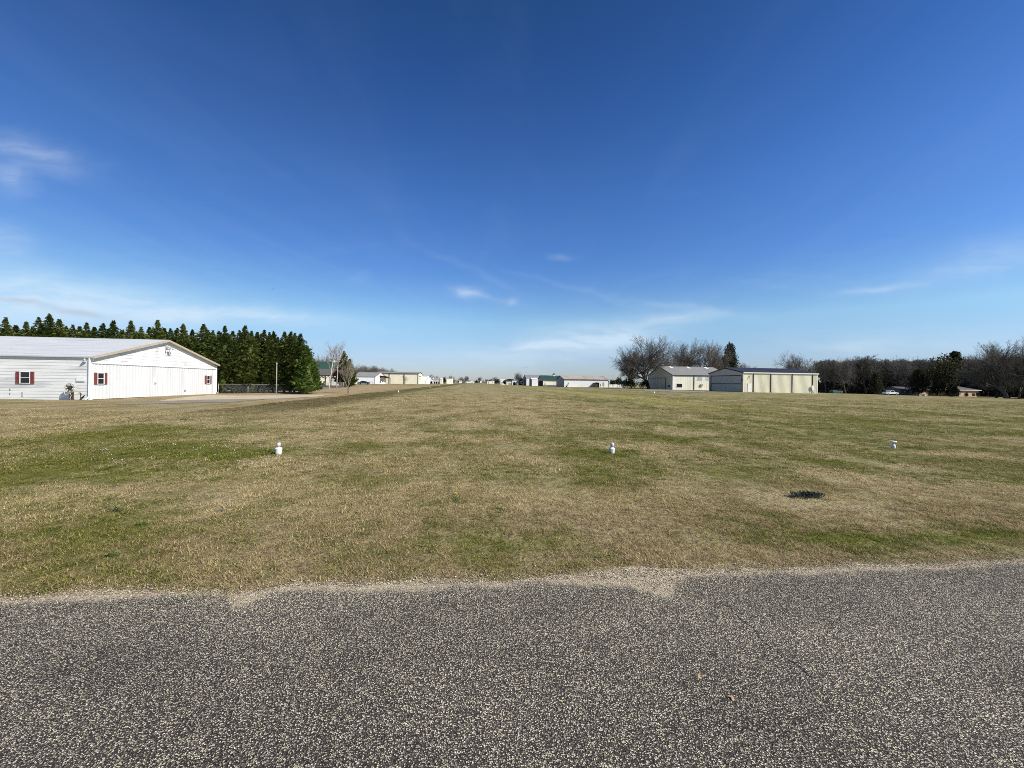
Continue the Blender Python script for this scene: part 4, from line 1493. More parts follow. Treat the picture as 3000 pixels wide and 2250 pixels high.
mb.lathe([(0.25, 0), (0.38, 0.12), (0.36, 0.3), (0.2, 0.42), (0.03, 0.45)], 10, (0, 0, 0))
mb.lathe([(0.2, 0), (0.3, 0.1), (0.26, 0.28), (0.03, 0.36)], 10, (0.42, 0.05, 0))
for i in range(len(mb.v)):
    q = Vector(mb.v[i])
    mb.v[i] = tuple(q + Vector((mnoise.noise(q * 3), mnoise.noise(q * 3 + Vector((5, 0, 0))), mnoise.noise(q * 4))) * 0.06)
mb.build('sack_body', MT['white_paint'], r, True)

# ------------------------------------------------------------------ fence, pole, runway lights
def fence(label, pts, h, gap):
    """chain link fence through ground points"""
    root = thing('chain_link_fence', label, 'fence', pts[0])
    o = Vector(pts[0])
    wire = MB()
    rail = MB()
    for a, b in zip(pts, pts[1:]):
        a, b = Vector(a) - o, Vector(b) - o
        n = max(1, round((b - a).length / gap))
        for k in range(n + 1):
            p = a.lerp(b, k / n)
            if k == n and b + o != Vector(pts[-1]):
                continue
            mb = MB()
            mb.tube([p - Vector((0, 0, 0.2)), p + Vector((0, 0, h + 0.04))], [0.04, 0.04], 8)
            mb.lathe([(0.05, h + 0.04), (0.045, h + 0.08), (0.01, h + 0.1)], 8, p)
            mb.build('post', MT['galv'], root, True)
        rail.tube([a + Vector((0, 0, h)), b + Vector((0, 0, h))], [0.022, 0.022], 6)
        Ln = (b - a).length
        d = (b - a) / Ln
        st = 0.16
        k = 0
        while k * st < Ln:
            for sg in (0, 1):
                s0, s1 = k * st, k * st + h
                if s1 > Ln + h * 0.5:
                    continue
                s1c = min(s1, Ln)
                zz = h * (s1c - s0) / h
                z0, z1 = (0.03, zz) if sg == 0 else (h, h - zz + 0.03)
                wire.tube([a + d * s0 + Vector((0, 0, z0)), a + d * s1c + Vector((0, 0, z1))], [0.0035, 0.0035], 3, False)
            k += 1
    rail.build('top_rail', MT['galv'], root)
    wire.build('wire_mesh', MT['galv'], root)
    return root


fence('chain link fence along the foot of the dark cypress row', [gpt(640, 49.6), gpt(888, 53.0)], 1.22, 2.85)
fence('low chain link fence from the cypresses past the two pale trees', [gpt(904, 56), gpt(912, 72), gpt(992, 86), gpt(1043, 112)], 1.2, 3.1)
fence('faint chain link fence in front of the white hangar with awning', [gpt(1070, 160), gpt(1112, 170)], 1.1, 1.6)

P = gpt(810, 49.5)
r = thing('white_pole', 'slim white pole standing alone before the dark cypresses', 'pole', P)
mb = MB()
mb.tube([(0, 0, -0.2), (0, 0, 3.9)], [0.045, 0.038], 10)
mb.build('shaft', MT['galv_pale'], r, True)
mb = MB()
mb.lathe([(0.05, 3.9), (0.075, 3.93), (0.06, 4.0), (0.01, 4.03)], 10)
mb.build('cap', MT['white_paint'], r, True)
P = gpt(1795, 260)
r = thing('antenna_mast', 'very thin grey antenna mast against the sky', 'mast', P)
mb = MB()
mb.tube([(0, 0, 0), (0, 0, 8.0)], [0.09, 0.05], 5)
mb.build('mast', MT['bark_grey'], r)
mb = MB()
mb.tube([(-0.4, 0, 7.6), (0.4, 0, 7.6)], [0.04, 0.04], 4)
mb.build('crossbar', MT['bark_grey'], r)


def runway_light(px, py, style, label, s=1.0):
    P = gpix(px, py)
    r = thing('runway_light', label, 'runway light', P + Vector((0, 0, -0.01)), R(20), 'white runway lights in the grass')
    if style == 'bucket':
        mb = MB()
        mb.lathe([(0.050, -0.03), (0.058, 0.0), (0.066, 0.125), (0.069, 0.127), (0.066, 0.135), (0.035, 0.150), (0.033, 0.152)], 24)
        mb.build('base', MT['light_paint'], r)
        mb = MB()
        mb.lathe([(0.030, 0.150), (0.030, 0.178), (0.040, 0.182), (0.040, 0.190), (0.03, 0.194)], 20)
        mb.build('collar', MT['pink_clay'], r)
        mb = MB()
        mb.lathe([(0.030, 0.194), (0.036, 0.20), (0.037, 0.232), (0.030, 0.246), (0.012, 0.250)], 20)
        mb.build('lens', MT['clear_glass'], r)
        mb = MB()
        mb.lathe([(0.034, 0.244), (0.036, 0.252), (0.028, 0.262), (0.006, 0.266)], 20)
        mb.build('cap', MT['galv'], r)
    elif style == 'can':
        mb = MB()
        mb.lathe([(0.052, -0.03), (0.055, 0.0), (0.058, 0.09), (0.062, 0.10), (0.062, 0.12), (0.05, 0.13), (0.038, 0.15), (0.034, 0.152)], 24)
        mb.build('base', MT['light_paint'], r)
        mb = MB()
        mb.lathe([(0.032, 0.150), (0.034, 0.168), (0.046, 0.172), (0.046, 0.184), (0.036, 0.188)], 20)
        mb.build('collar', MT['galv'], r)
        mb = MB()
        mb.lathe([(0.036, 0.188), (0.043, 0.196), (0.043, 0.236), (0.036, 0.252), (0.010, 0.258)], 20)
        mb.build('lens', MT['clear_glass'], r)
        mb = MB()
        mb.tube([(-0.05, -0.03, 0.0), (-0.055, -0.035, 0.10), (-0.05, -0.03, 0.16)], [0.009] * 3, 8)
        mb.build('conduit', MT['galv'], r, True)
    elif style == 'dish':
        mb = MB()
        mb.lathe([(0.060, -0.03), (0.058, 0.0), (0.048, 0.09), (0.036, 0.115), (0.030, 0.12)], 24)
        mb.build('base', MT['light_paint'], r)
        mb = MB()
        mb.lathe([(0.024, 0.12), (0.024, 0.150), (0.030, 0.152)], 16)
        mb.build('collar', MT['galv'], r)
        mb = MB()
        mb.lathe([(0.030, 0.150), (0.062, 0.175), (0.072, 0.198), (0.066, 0.206), (0.02, 0.214)], 24)
        mb.build('cap', MT['white_paint'], r)
    else:
        mb = MB()
        mb.lathe([(0.11, -0.03), (0.10, 0.03), (0.06, 0.14), (0.045, 0.16)], 12)
        mb.build('base', MT['light_paint'], r)
        mb = MB()
        mb.lathe([(0.03, 0.16), (0.05, 0.19), (0.05, 0.25), (0.02, 0.29)], 12)
        mb.build('lens', MT['clear_glass'], r)
    r.scale = (s,) * 3
    return r


runway_light(816, 1330.5, 'bucket', 'white bucket shaped runway light with pink collar, in a yellow-green tuft', 1.02)
runway_light(1793, 1328, 'can', 'white can shaped runway light with clear globe, middle of the threshold row')
runway_light(2617, 1313.5, 'dish', 'white runway light with a wide dish cap, near the dark weed mat side')
for (px, py), lb in zip(((1167, 1149), (1260, 1135), (1288, 1129.5), (1916, 1152), (1668, 1138.5)),
                        ('small white runway edge light below the beige hangar', 'small white runway edge light on the strip edge past the beige hangar',
                         'farthest small white runway edge light on the left edge', 'small white cone light on the grass before the pale cream hangar',
                         'tiny white light on the grass before the long low hangar')):
    runway_light(px, py, 'far', lb, 1.0 if px != 1916 else 1.6)

# white ragged sheeting along the ground beyond the long hangar
A, B = gpt(1784, 170), gpt(1826, 170)
mb = MB()
o = A.copy()
rr = random.Random(3)
n = 26
for k in range(n):
    a = A.lerp(B, k / n) - o
    b = A.lerp(B, (k + 1) / n) - o
    h0 = 1.15 + 0.25 * rr.random()
    mb.quad(a, b, b + Vector((0, 0.15 * rr.random(), h0)), a + Vector((0, 0.15 * rr.random(), h0 + 0.2 * rr.random())))
    mb.quad(a + Vector((0, 0.5, 0)), b + Vector((0, 0.5, 0)), b + Vector((0, 0.15, h0)), a + Vector((0, 0.15, h0)))
ob = mb.build('white_fence', MT['far_white'])
ob.location = o
tag(ob, 'ragged white low fence stretching from the long hangar to the shrubs', 'fence')

# ------------------------------------------------------------------ trees
def grow(seed, h, r0, fork=0.28, spread=0.55, nl=(6, 5, 5, 4), lenf=(0.62, 0.60, 0.58, 0.55), up=0.25, split=2, twig_r=0.014, leader=False, wob=0.18):
    """branching skeleton -> (limb mesh builder, twig mesh builder, list of twig tips)"""
    rg = random.Random(seed)
    limb, twig, tips = MB(), MB(), []

    def branch(p, d, L, r, lv):
        n = (7, 5, 4, 3, 2, 2)[min(lv, 5)]
        pts, rad = [p.copy()], [r]
        q = p.copy()
        dd = d.copy()
        r1 = r * (0.45 if lv else 0.6)
        last = lv >= len(nl)
        for i in range(n):
            dd = (dd + Vector((rg.gauss(0, 1), rg.gauss(0, 1), rg.gauss(0, 0.7))) * wob + Vector((0, 0, up * (0.35 if lv else 0.2)))).normalized()
            q = q + dd * (L / n)
            pts.append(q.copy())
            rad.append(max(twig_r * 0.6, r + (r1 - r) * (i + 1) / n) if i < n - 1 or not last else twig_r * 0.4)
        if not last:
            rad[-1] = max(rad[-1] * 0.7, twig_r * 0.6)
        sides = (9, 6, 5, 4, 3, 3)[min(lv, 5)]
        (limb if lv <= split else twig).tube(pts, rad, sides, lv == 0)
        if last:
            tips.append((pts[-1], dd))
            return
        k = nl[lv]
        az = rg.uniform(0, 6.28)
        for j in range(k):
            if lv == 0:
                t_ = fork + (1 - fork) * (j / max(1, k - 1)) ** 0.9 if leader else (0.9 + 0.1 * j / k if fork >= 0.9 else fork + (1 - fork) * (j + 0.5 * rg.random()) / k)
            else:
                t_ = 0.25 + 0.75 * (j + rg.random() * 0.6) / k
            t_ = min(t_, 1.0)
            f = t_ * n
            i0 = min(int(f), n - 1)
            bp = pts[i0].lerp(pts[i0 + 1], f - i0)
            bd = (pts[i0 + 1] - pts[i0]).normalized()
            br = rad[i0] * 0.68
            az += 2.4 + rg.uniform(-0.4, 0.4)
            side = bd.cross(Vector((0, 0, 1)) if abs(bd.z) < 0.95 else Vector((1, 0, 0))).normalized()
            side = Matrix.Rotation(az, 3, bd) @ side
            ang = spread * rg.uniform(0.7, 1.35) * (1.0 if lv else 1.0)
            nd = (bd * math.cos(ang) + side * math.sin(ang)).normalized()
            nL = L * lenf[lv] * rg.uniform(0.75, 1.2)
            if lv == 0 and leader:
                nL *= 1.0 - 0.6 * (t_ - fork) / (1 - fork)
            branch(bp, nd, nL, max(br, twig_r), lv + 1)
        # the branch carries on as its own leading shoot
        if lv > 0 or not leader:
            branch(pts[-1], dd, L * lenf[lv] * 0.8, max(rad[-1], twig_r), lv + 1)

    branch(Vector((0, 0, -0.2)), Vector((0, 0, 1)), h, r0, 0)
    return limb, twig, tips


def norm_h(mbs, H, Wd=None):
    """scale mesh builders so their common height is H (and, if given, width Wd)"""
    z1 = float(np.percentile([v[2] for m_ in mbs for v in m_.v], 99.6))
    s = H / z1
    sx_ = s
    if Wd:
        ww = float(np.percentile([math.hypot(v[0], v[1]) for m_ in mbs for v in m_.v if v[2] > z1 * 0.3], 95))
        sx_ = Wd / 2 / ww
    for m_ in mbs:
        m_.v = [(v[0] * sx_, v[1] * sx_, v[2] * s) for v in m_.v]


def leaf_cluster(mb, c, rad, n, size, rg, up=0.0):
    for _ in range(n):
        d = Vector((rg.gauss(0, 1), rg.gauss(0, 1), rg.gauss(0, 1))).normalized()
        p = Vector(c) + d * rad * rg.random() ** 0.5
        a = (d + Vector((rg.gauss(0, 0.6), rg.gauss(0, 0.6), rg.gauss(0, 0.6) + up))).normalized()
        b = a.cross(Vector((rg.gauss(0, 1), rg.gauss(0, 1), rg.gauss(0, 1)))).normalized()
        L = size * rg.uniform(0.6, 1.3)
        wv = b * L * 0.32
        mb.quad(p, p + a * L * 0.45 + wv, p + a * L, p + a * L * 0.45 - wv)


def finish_tree(name, label, cat, parts, H, Wd=None, group=None):
    norm_h([p[1] for p in parts], H, Wd)
    r = thing(name, label, cat, (0, 0, 0), 0, group)
    for nm, mb, mat in parts:
        mb.build(nm, MT[mat], r, nm == 'trunk')
    r['unit_h'] = H
    return r


def conifer(seed, H, Rad, shape, mat, label, dens=430, spr=0.42, name='cypress_tree', group=None, lean=0.0, multi=0):
    rg = random.Random(seed)
    crown, trunk = MB(), MB()
    trunk.tube([(0, 0, -0.2), (0, 0, H * 0.5), (lean * H, 0, H * 0.94)], [Rad * 0.09, Rad * 0.06, 0.02], 8)
    tops = [(0.0, 0.0, 1.0)] + [(rg.uniform(-0.4, 0.4) * Rad, rg.uniform(-0.4, 0.4) * Rad, rg.uniform(0.84, 0.95)) for _ in range(multi)]

    def prof(t_):
        if shape == 'column':
            return min(1.0, (0.55 + 2.2 * t_)) * min(1.0, (1 - t_) * 1.8)
        return min(1.0, 0.5 + 4 * t_) * (1 - t_) ** 0.85
    ph = [rg.uniform(0, 6.28) for _ in range(6)]
    for i in range(dens):
        tx, ty, th = tops[rg.randrange(len(tops))] if rg.random() < 0.45 else tops[0]
        t_ = rg.random() ** 0.8
        if tx and t_ < 0.5:
            t_ = 0.5 + 0.5 * rg.random()
        z = H * th * (0.03 + 0.96 * t_)
        a = rg.uniform(0, 2 * PI)
        lob = 0.86 + 0.16 * math.sin(3 * a + ph[0] + 5 * t_) + 0.12 * math.sin(5 * a + ph[1] - 9 * t_)
        rr_ = Rad * prof(t_) * lob * rg.uniform(0.72, 1.08)
        if tx:
            rr_ *= 0.55
        rr_ = max(rr_, 0.05)
        ca, sa = math.cos(a), math.sin(a)
        el = rg.uniform(0.3, 0.85) + 0.45 * t_
        rise = rr_ * math.tan(min(el, 1.0)) * 0.55
        n = max(3, int(3 + rr_ * 2.2))
        for k in range(n):
            f = 0.35 + 0.65 * (k + rg.random()) / n
            p = Vector((tx + lean * z + ca * rr_ * f + rg.gauss(0, 0.07) * rr_, ty + sa * rr_ * f + rg.gauss(0, 0.07) * rr_, max(0.1, z - rise * 0.6 + rise * f)))
            od = Vector((ca * 0.8 + rg.gauss(0, 0.3), sa * 0.8 + rg.gauss(0, 0.3), 0.55 + 0.5 * t_ + rg.gauss(0, 0.25))).normalized()
            sd = od.cross(Vector((rg.gauss(0, 0.5), rg.gauss(0, 0.5), 1))).normalized()
            L = spr * rg.uniform(0.7, 1.35) * (0.38 + 0.62 * min(1, rr_ / (0.6 * Rad)))
            for m_ in (-1, -0.4, 0.4, 1):
                tip = p + od * L * (1 - 0.22 * abs(m_)) + sd * L * 0.48 * m_
                b0 = p + od * L * 0.15 + sd * L * 0.12 * m_
                wv = (sd * od.dot(od) - od * 0.5 * m_).normalized() * L * 0.15
                crown.quad(b0 - wv * 0.6, b0.lerp(tip, 0.55) - wv, tip, b0.lerp(tip, 0.5) + wv)
    # leading shoots
    for tx, ty, th in tops:
        for k in range(14):
            z = H * th * (0.93 + 0.07 * k / 14)
            a = rg.uniform(0, 6.28)
            p = Vector((tx + lean * z, ty, z))
            od = Vector((math.cos(a) * 0.6, math.sin(a) * 0.6, 0.9)).normalized()
            sd = od.cross(Vector((0, 0, 1))).normalized()
            L = 0.16 + spr * 0.9 * (1 - k / 14)
            crown.quad(p - sd * 0.04, p + od * L * 0.5 - sd * L * 0.2, p + od * L, p + od * L * 0.5 + sd * L * 0.2)
    # closed core added inside the crown to stop light leaking through
    core = []
    for k in range(9):
        t_ = k / 8
        core.append((max(0.03, Rad * prof(t_) * 0.5), H * (0.04 + 0.84 * t_)))
    n0 = len(crown.v)
    crown.lathe(core, 11)
    for i in range(n0, len(crown.v)):
        q = Vector(crown.v[i])
        k = 1 + 0.35 * mnoise.noise(q * (1.1 / Rad) + Vector((seed, 0, 0)))
        crown.v[i] = (q.x * k + lean * q.z, q.y * k, q.z)
    r = thing(name, label, 'cypress tree' if 'cypress' in name else 'cedar tree', (0, 0, 0), 0, group)
    trunk.build('trunk', MT['bark_grey'], r, True)
    crown.build('crown', MT[mat], r)
    return r


def top_z(px, py, D):
    return (CAM + px_dir(px, py) * D).z


def place(proto, first, px, D, H, h0, rz, label, group=None, wide=1.0):
    """put a tree (or a copy of it) so that it is H metres tall"""
    P = gpt(px, D)
    s = H / h0
    sc = (s * wide, s * wide, s)
    if first:
        proto.location = P
        proto.rotation_euler = (0, 0, rz)
        proto.scale = sc
        proto['label'] = label
        if group:
            proto['group'] = group
        return proto
    return dup(proto, P, rz, sc, label, group)


ORD = ['first', 'second', 'third', 'fourth', 'fifth', 'sixth', 'seventh', 'eighth', 'ninth', 'tenth', 'eleventh', 'twelfth', 'thirteenth', 'fourteenth', 'fifteenth',
       'sixteenth', 'seventeenth', 'eighteenth', 'nineteenth', 'twentieth', 'twenty-first', 'twenty-second', 'twenty-third', 'twenty-fourth', 'twenty-fifth']
cyp = [conifer(11 + i, 9.0, 1.75, 'column', 'cypress', '', 620, 0.36, multi=(1, 0, 2, 0, 1)[i]) for i in range(5)]
row = [(-95, 928), (-50, 945), (15, 930), (75, 944), (112, 930), (143, 920), (172, 936), (212, 952), (252, 946), (300, 947), (330, 938), (382, 940), (412, 958), (460, 938), (498, 962),
       (535, 949), (595, 950), (622, 968), (657, 955), (700, 968), (716, 953), (735, 970), (788, 974), (812, 988), (850, 972), (878, 977)]
nrow = len(row)
used = set()
for i, (px, ty) in enumerate(row):
    D = 44.0 + 9.2 * (px + 100) / 980 + random.uniform(-0.4, 0.4)
    k = i % 5
    H = top_z(px, ty, D) - gpt(px, D).z
    from_end = nrow - 1 - i
    if from_end == 0:
        lb = 'last dark green cypress at the lone white pole end of the row, two blunt tops'
    elif px < 60:
        lb = 'dark green cypress rising over the far end of the white roof'
    else:
        lb = '%s dark green cypress from the white pole end of the dense row' % ORD[from_end]
    place(cyp[k], k not in used, px, D, H, 9.0, random.uniform(0, 6.28), lb, 'cypresses in the row behind the white hangar', random.uniform(1.05, 1.25) if px < 830 else 1.42)
    used.add(k)
for px in (-70, -20, 45, 95, 128, 160, 192, 232, 275, 316, 357, 397, 436, 480, 517, 562, 608, 640, 680, 708, 752, 772, 800, 832, 862):
    D = 46.2 + 9.0 * (px + 100) / 980
    ty = 955 + 0.022 * px + random.uniform(-7, 9)
    H = top_z(px, ty, D) - gpt(px, D).z
    place(cyp[random.randrange(5)], False, px, D, H, 9.0, random.uniform(0, 6.28), 'shorter dark cypress squeezed between the taller ones of the row', 'shorter cypresses filling the row', random.uniform(1.2, 1.45))
# fuller, fresher green tree that ends the row
t1 = conifer(31, 6.5, 2.3, 'cone', 'cypress_light', 'broad lighter green cypress bulging out at the end of the dark row', 560, 0.42)
t1.location = gpt(898, 51.5)
t1.scale = (1, 1, 1.0)
t2 = conifer(32, 4.6, 1.7, 'cone', 'cypress_light', 'short lighter green cypress in front of the broad end cypress', 380, 0.40)
t2.location = gpt(912, 57)
cedar = conifer(41, 8.9, 2.5, 'cone', 'cypress', 'dark pointed cedar standing behind the lichen covered bare tree', 520, 0.5, name='cedar_tree')
cedar.location = gpt(1007, 95)
cedar.scale = (1.2, 1.2, 1.0)
c2 = conifer(42, 7.0, 2.0, 'cone', 'cypress', 'lower dark cedar leaning against the pointed cedar', 380, 0.5, name='cedar_tree')
c2.location = gpt(1024, 97)
c2.scale = (1.15, 1.15, 1.0)

# two pale trunked bare trees
for i, (px, D, ty, lean, lb) in enumerate(((965, 76, 998, -0.05, 'slender pale trunked bare tree nearer the pavilion'), (986, 78, 996, -0.12, 'slender leaning pale trunked bare tree nearer the cedar'))):
    H = top_z(px, ty, D) - gpt(px, D).z
    l, tw, _ = grow(60 + i, 10, 0.065, 0.42, 0.40, (11, 5, 3), (0.40, 0.55, 0.5), 0.6, 0, 0.005, True, 0.05)
    tr = finish_tree('bare_tree', lb, 'bare tree', [('trunk', l, 'bark_pale'), ('crown', tw, 'twig_pale')], H, 4.4)
    tr.location = gpt(px, D)
    tr.rotation_euler = (0, lean * 0.5, i * 2)
# lichen covered ornamental tree in the lawn
l, tw, _ = grow(71, 5, 0.065, 0.22, 0.42, (16, 6, 4), (0.50, 0.5, 0.5), 0.8, 0, 0.0075, True, 0.07)
tr = finish_tree('bare_tree', 'young bare tree with greenish lichen twigs on the brown lawn', 'bare tree', [('trunk', l, 'bark_dark'), ('crown', tw, 'lichen')], 5.1, 2.9)
tr.location = gpt(1020, 55)
l, tw, _ = grow(72, 5, 0.08, 0.22, 0.42, (14, 5, 3), (0.5, 0.5, 0.5), 0.8, 0, 0.013, True, 0.07)
tr = finish_tree('bare_tree', 'small bare sapling before the beige hangar wall', 'bare tree', [('trunk', l, 'bark_dark'), ('crown', tw, 'lichen')], 4.2, 2.3)
tr.location = gpt(1185, 168)

# big bare hardwoods
oakP = []
for i, sd in enumerate((81, 82, 83, 84)):
    l, tw, _ = grow(sd, 6, 0.52, (0.5, 0.45, 0.4, 0.5)[i], (0.72, 0.70, 0.78, 0.70)[i], (8, 6, 6, 5, 4), (1.2, 0.62, 0.55, 0.50, 0.48), 0.13, 2, 0.019, False, 0.19)
    oakP.append(finish_tree('bare_tree', '', 'bare tree', [('trunk', l, 'bark_grey'), ('crown', tw, 'twig')], 16.0, (17.0, 14.0, 15.0, 12.0)[i]))
tallP = []
for i, sd in enumerate((91, 92, 93)):
    l, tw, _ = grow(sd, 14, 0.22, 0.35, 0.5, (15, 5, 5, 4), (0.36, 0.55, 0.55, 0.55), 0.40, 1, 0.022, True, 0.07)
    tallP.append(finish_tree('bare_tree', '', 'bare tree', [('trunk', l, 'bark_dark'), ('crown', tw, 'twig_dark')], 16.0, 7.5))
usedP = set()


def put(P_, k, px, D, ty, label, group=None, rz=None, wide=1.0):
    key = (id(P_), k)
    H = top_z(px, ty, D) - gpt(px, D).z
    o = place(P_[k], key not in usedP, px, D, H, 16.0, random.uniform(0, 6.28) if rz is None else rz, label, group, wide)
    usedP.add(key)
    return o


put(oakP, 0, 1900, 135, 990, 'largest bare tree with a round crown, beside the pale cream hangar', rz=0.6, wide=1.12)
put(oakP, 1, 1850, 138, 1034, 'smaller bare tree leaning out on the open side of the largest bare tree', rz=2.0, wide=0.9)
put(oakP, 2, 1956, 150, 1022, 'bare tree behind the peak of the pale cream hangar', rz=1.0, wide=1.1)
put(oakP, 3, 2025, 158, 1000, 'bare tree rising over the grey metal roof, nearer its peak', rz=4.0)
put(oakP, 1, 2072, 160, 1002, 'bare tree rising over the grey metal roof, nearer the blue roof', rz=3.2)
put(oakP, 3, 2105, 165, 1030, 'thin bare tree just in front of the dark pine behind the hangars', rz=1.2)
put(oakP, 2, 2180, 170, 1062, 'low bare tree behind the ridge of the dark blue roof', rz=5.0)
put(oakP, 2, 2350, 160, 1036, 'rounded bare tree over the far end of the dark blue roof', rz=0.3)
put(oakP, 3, 2000, 170, 1046, 'low bare tree in the gap over the grey roof peak', rz=2.2)

# far small bare trees round the end of the strip
for px, D, ty, k, lb in ((1354, 440, 1104, 0, 'distant bare tree over the low white house, nearer the beige hangar'), (1367, 445, 1101, 1, 'distant bare tree over the low white house, nearer the strip end'),
                         (1320, 300, 1100, 2, 'distant bare tree with a dark rounded top behind the pale garage'), (1407, 470, 1104, 3, 'distant bare tree just past the strip end, by the tiny cabin'),
                         (1424, 480, 1110, 1, 'low distant bare tree behind the tiny cream shed'), (1452, 420, 1104, 0, 'distant bare tree behind the dark round bushes'), (1438, 430, 1110, 2, 'small distant bare tree over the cream flat shed'),
                         (1519, 270, 1091, 3, 'tall pale bare tree beside the round dark tree'), (1264, 330, 1097, 2, 'bare tree behind the two narrow gabled houses'), (1332, 330, 1112, 0, 'low bare thicket tree right of the pale garage'),
                         (1342, 345, 1114, 3, 'lowest bare thicket tree before the distant house'), (1277, 340, 1101, 1, 'bare tree behind the low carport roof')):
    put(oakP, k, px, D, ty, lb, 'small bare trees in the far distance')

# brown wood behind the left buildings: round bare crowns
for px, D, ty, k, wd, lb in ((1046, 236, 1080, 1, 1.7, 'brown bare tree next to the dark pointed cedar'), (1058, 242, 1073, 0, 1.6, 'rounded brown bare tree behind the near end of the white hangar roof'), (1070, 245, 1069, 2, 1.7, 'tallest rounded brown bare tree behind the white hangar roof'),
                            (1083, 240, 1072, 0, 1.6, 'rounded brown bare tree on the strip side of the tallest brown one'), (1095, 247, 1079, 1, 1.8, 'low brown bare tree behind the white hangar roof ridge'), (1112, 256, 1077, 2, 1.5, 'brown bare tree where the white and beige roofs meet'),
                            (1128, 262, 1078, 3, 1.8, 'thin bare tree above the beige hangar roof, nearer the white one'), (1144, 266, 1085, 1, 1.8, 'lowest bare tree above the beige hangar roof'),
                            (928, 185, 1046, 2, 1.2, 'hazy bare tree just behind the lighter green cypress'), (942, 190, 1042, 3, 1.2, 'hazy bare tree between the cypresses and the pale trunks'), (956, 195, 1056, 0, 1.2, 'hazy low bare tree above the green roof'), (975, 200, 1066, 1, 1.3, 'hazy bare tree behind the white dormer')):
    put(oakP, k, px, D, ty, lb, 'bare trees behind the left buildings', None, wd)


def leafy(seed, H, Wd, mat, label, name='evergreen_tree', csize=0.42, ncl=22, crad=0.9, levels=(6, 5, 4), fork=0.3, bark='bark_dark', low=None):
    l, tw, tips = grow(seed, H * 0.5, H * 0.025, fork, 0.6, levels, (0.7, 0.62, 0.6), 0.2, 2, 0.02, False, 0.16)
    z1 = max(max(v[2] for v in l.v), max(p[0].z for p in tips))
    s = H * 0.97 / z1
    rg = random.Random(seed)
    lf = MB()
    for p, d in tips:
        leaf_cluster(lf, p, crad / s, ncl, csize / s, rg, 0.2)
    return finish_tree(name, label, 'evergreen tree', [('trunk', l, bark), ('crown', lf, mat)], H, Wd)


def pine(seed, H, Wd, label, z0=0.25, dens=90, mat='pine'):
    rg = random.Random(seed)
    tk, cr = MB(), MB()
    tk.tube([(0, 0, -0.2), (0.1, 0, H * 0.5), (0, 0.1, H * 0.97)], [H * 0.018, H * 0.013, 0.03], 8)
    for i in range(dens):
        t_ = i / dens
        z = H * (z0 + (1 - z0) * t_ * 0.97)
        a = i * 2.4 + rg.uniform(-0.4, 0.4)
        L = Wd / 2 * (1 - t_) ** 0.65 * rg.uniform(0.55, 1.1) + 0.25
        tip = Vector((math.cos(a) * L, math.sin(a) * L, z + L * rg.uniform(0.05, 0.45)))
        tk.tube([(0, 0, z), tip * 0.5 + Vector((0, 0, z * 0.5 - 0.02 * L)), tip], [0.06, 0.04, 0.02], 4, False)
        for k in range(3):
            f = 1 - 0.28 * k
            c = Vector((tip.x * f, tip.y * f, z + (tip.z - z) * f))
            leaf_cluster(cr, c, 0.55 + 0.02 * Wd, 16, 0.55, rg, 0.35)
    r = thing('pine_tree', label, 'pine tree')
    tk.build('trunk', MT['bark_dark'], r, True)
    cr.build('crown', MT[mat], r)
    return r


p1 = pine(101, 15.8, 8.5, 'tall dark pointed pine behind the two right hangars', 0.2, 120)
p1.location = gpt(2137, 162)
p1.scale = (1, 1, (top_z(2137, 1008, 162) - p1.location.z) / 15.8)
# round dark evergreen and shrubs along the strip
e = leafy(111, 3.6, 6.4, 'oakleaf', 'round dark evergreen tree among the white sheds', csize=0.5, ncl=26, crad=0.8, fork=0.2)
e.location = gpt(1490, 245)
e.scale = (1.05, 1.05, 1.0)
LS = leafy(112, 3.0, 3.2, 'oakleaf', 'round dark evergreen shrub before the pale garage', 'evergreen_shrub', 0.35, 26, 0.55, (6, 5), 0.12)
LS['category'] = 'shrub'
LS.location = gpt(1303.5, 262)
LS.scale = (1.0, 1.0, 1.65)
for px, D, s, sz, lb in ((1449, 300, 1.0, 1.0, 'dark bush touching the cream flat shed'), (1458, 285, 1.05, 1.25, 'taller dark bush between two cream sheds'), (1395, 520, 1.3, 1.0, 'dark distant bush beyond the white gabled building'),
                         (1790, 195, 1.5, 0.85, 'grey green shrub behind the ragged white fence, nearer the long hangar'), (1806, 190, 1.5, 1.1, 'grey green shrub behind the ragged white fence, in its middle'),
                         (1831, 136, 0.9, 1.35, 'dark shrub below the smaller leaning bare tree'), (1856, 138, 1.2, 1.1, 'brown dark shrub at the foot of the largest bare tree'), (1882, 134, 1.15, 1.0, 'dark bush against the wall of the pale cream hangar'),
                         (1822, 180, 1.2, 0.9, 'low grey green shrub at the end of the ragged white fence')):
    dup(LS, gpt(px, D), random.uniform(0, 6), (s, s, s * sz), lb)
for px, D, s, sz, lb in ((2736, 170, 1.5, 1.2, 'dark shrub between the white utility cabinet and the big olive evergreen'), (2757, 168, 1.7, 1.3, 'widest dark shrub under the big olive evergreen'),
                         (2778, 167, 1.6, 1.4, 'dark shrub at the trunk of the big olive evergreen'), (2795, 168, 1.3, 1.3, 'dark shrub at the edge of the orange house gable'), (2832, 166, 0.6, 1.1, 'small round shrub before the orange house gable'),
                         (2862, 166, 0.65, 1.2, 'small dark shrub at the far corner of the orange house gable')):
    dup(LS, gpt(px, D), random.uniform(0, 6), (s, s, s * sz), lb)
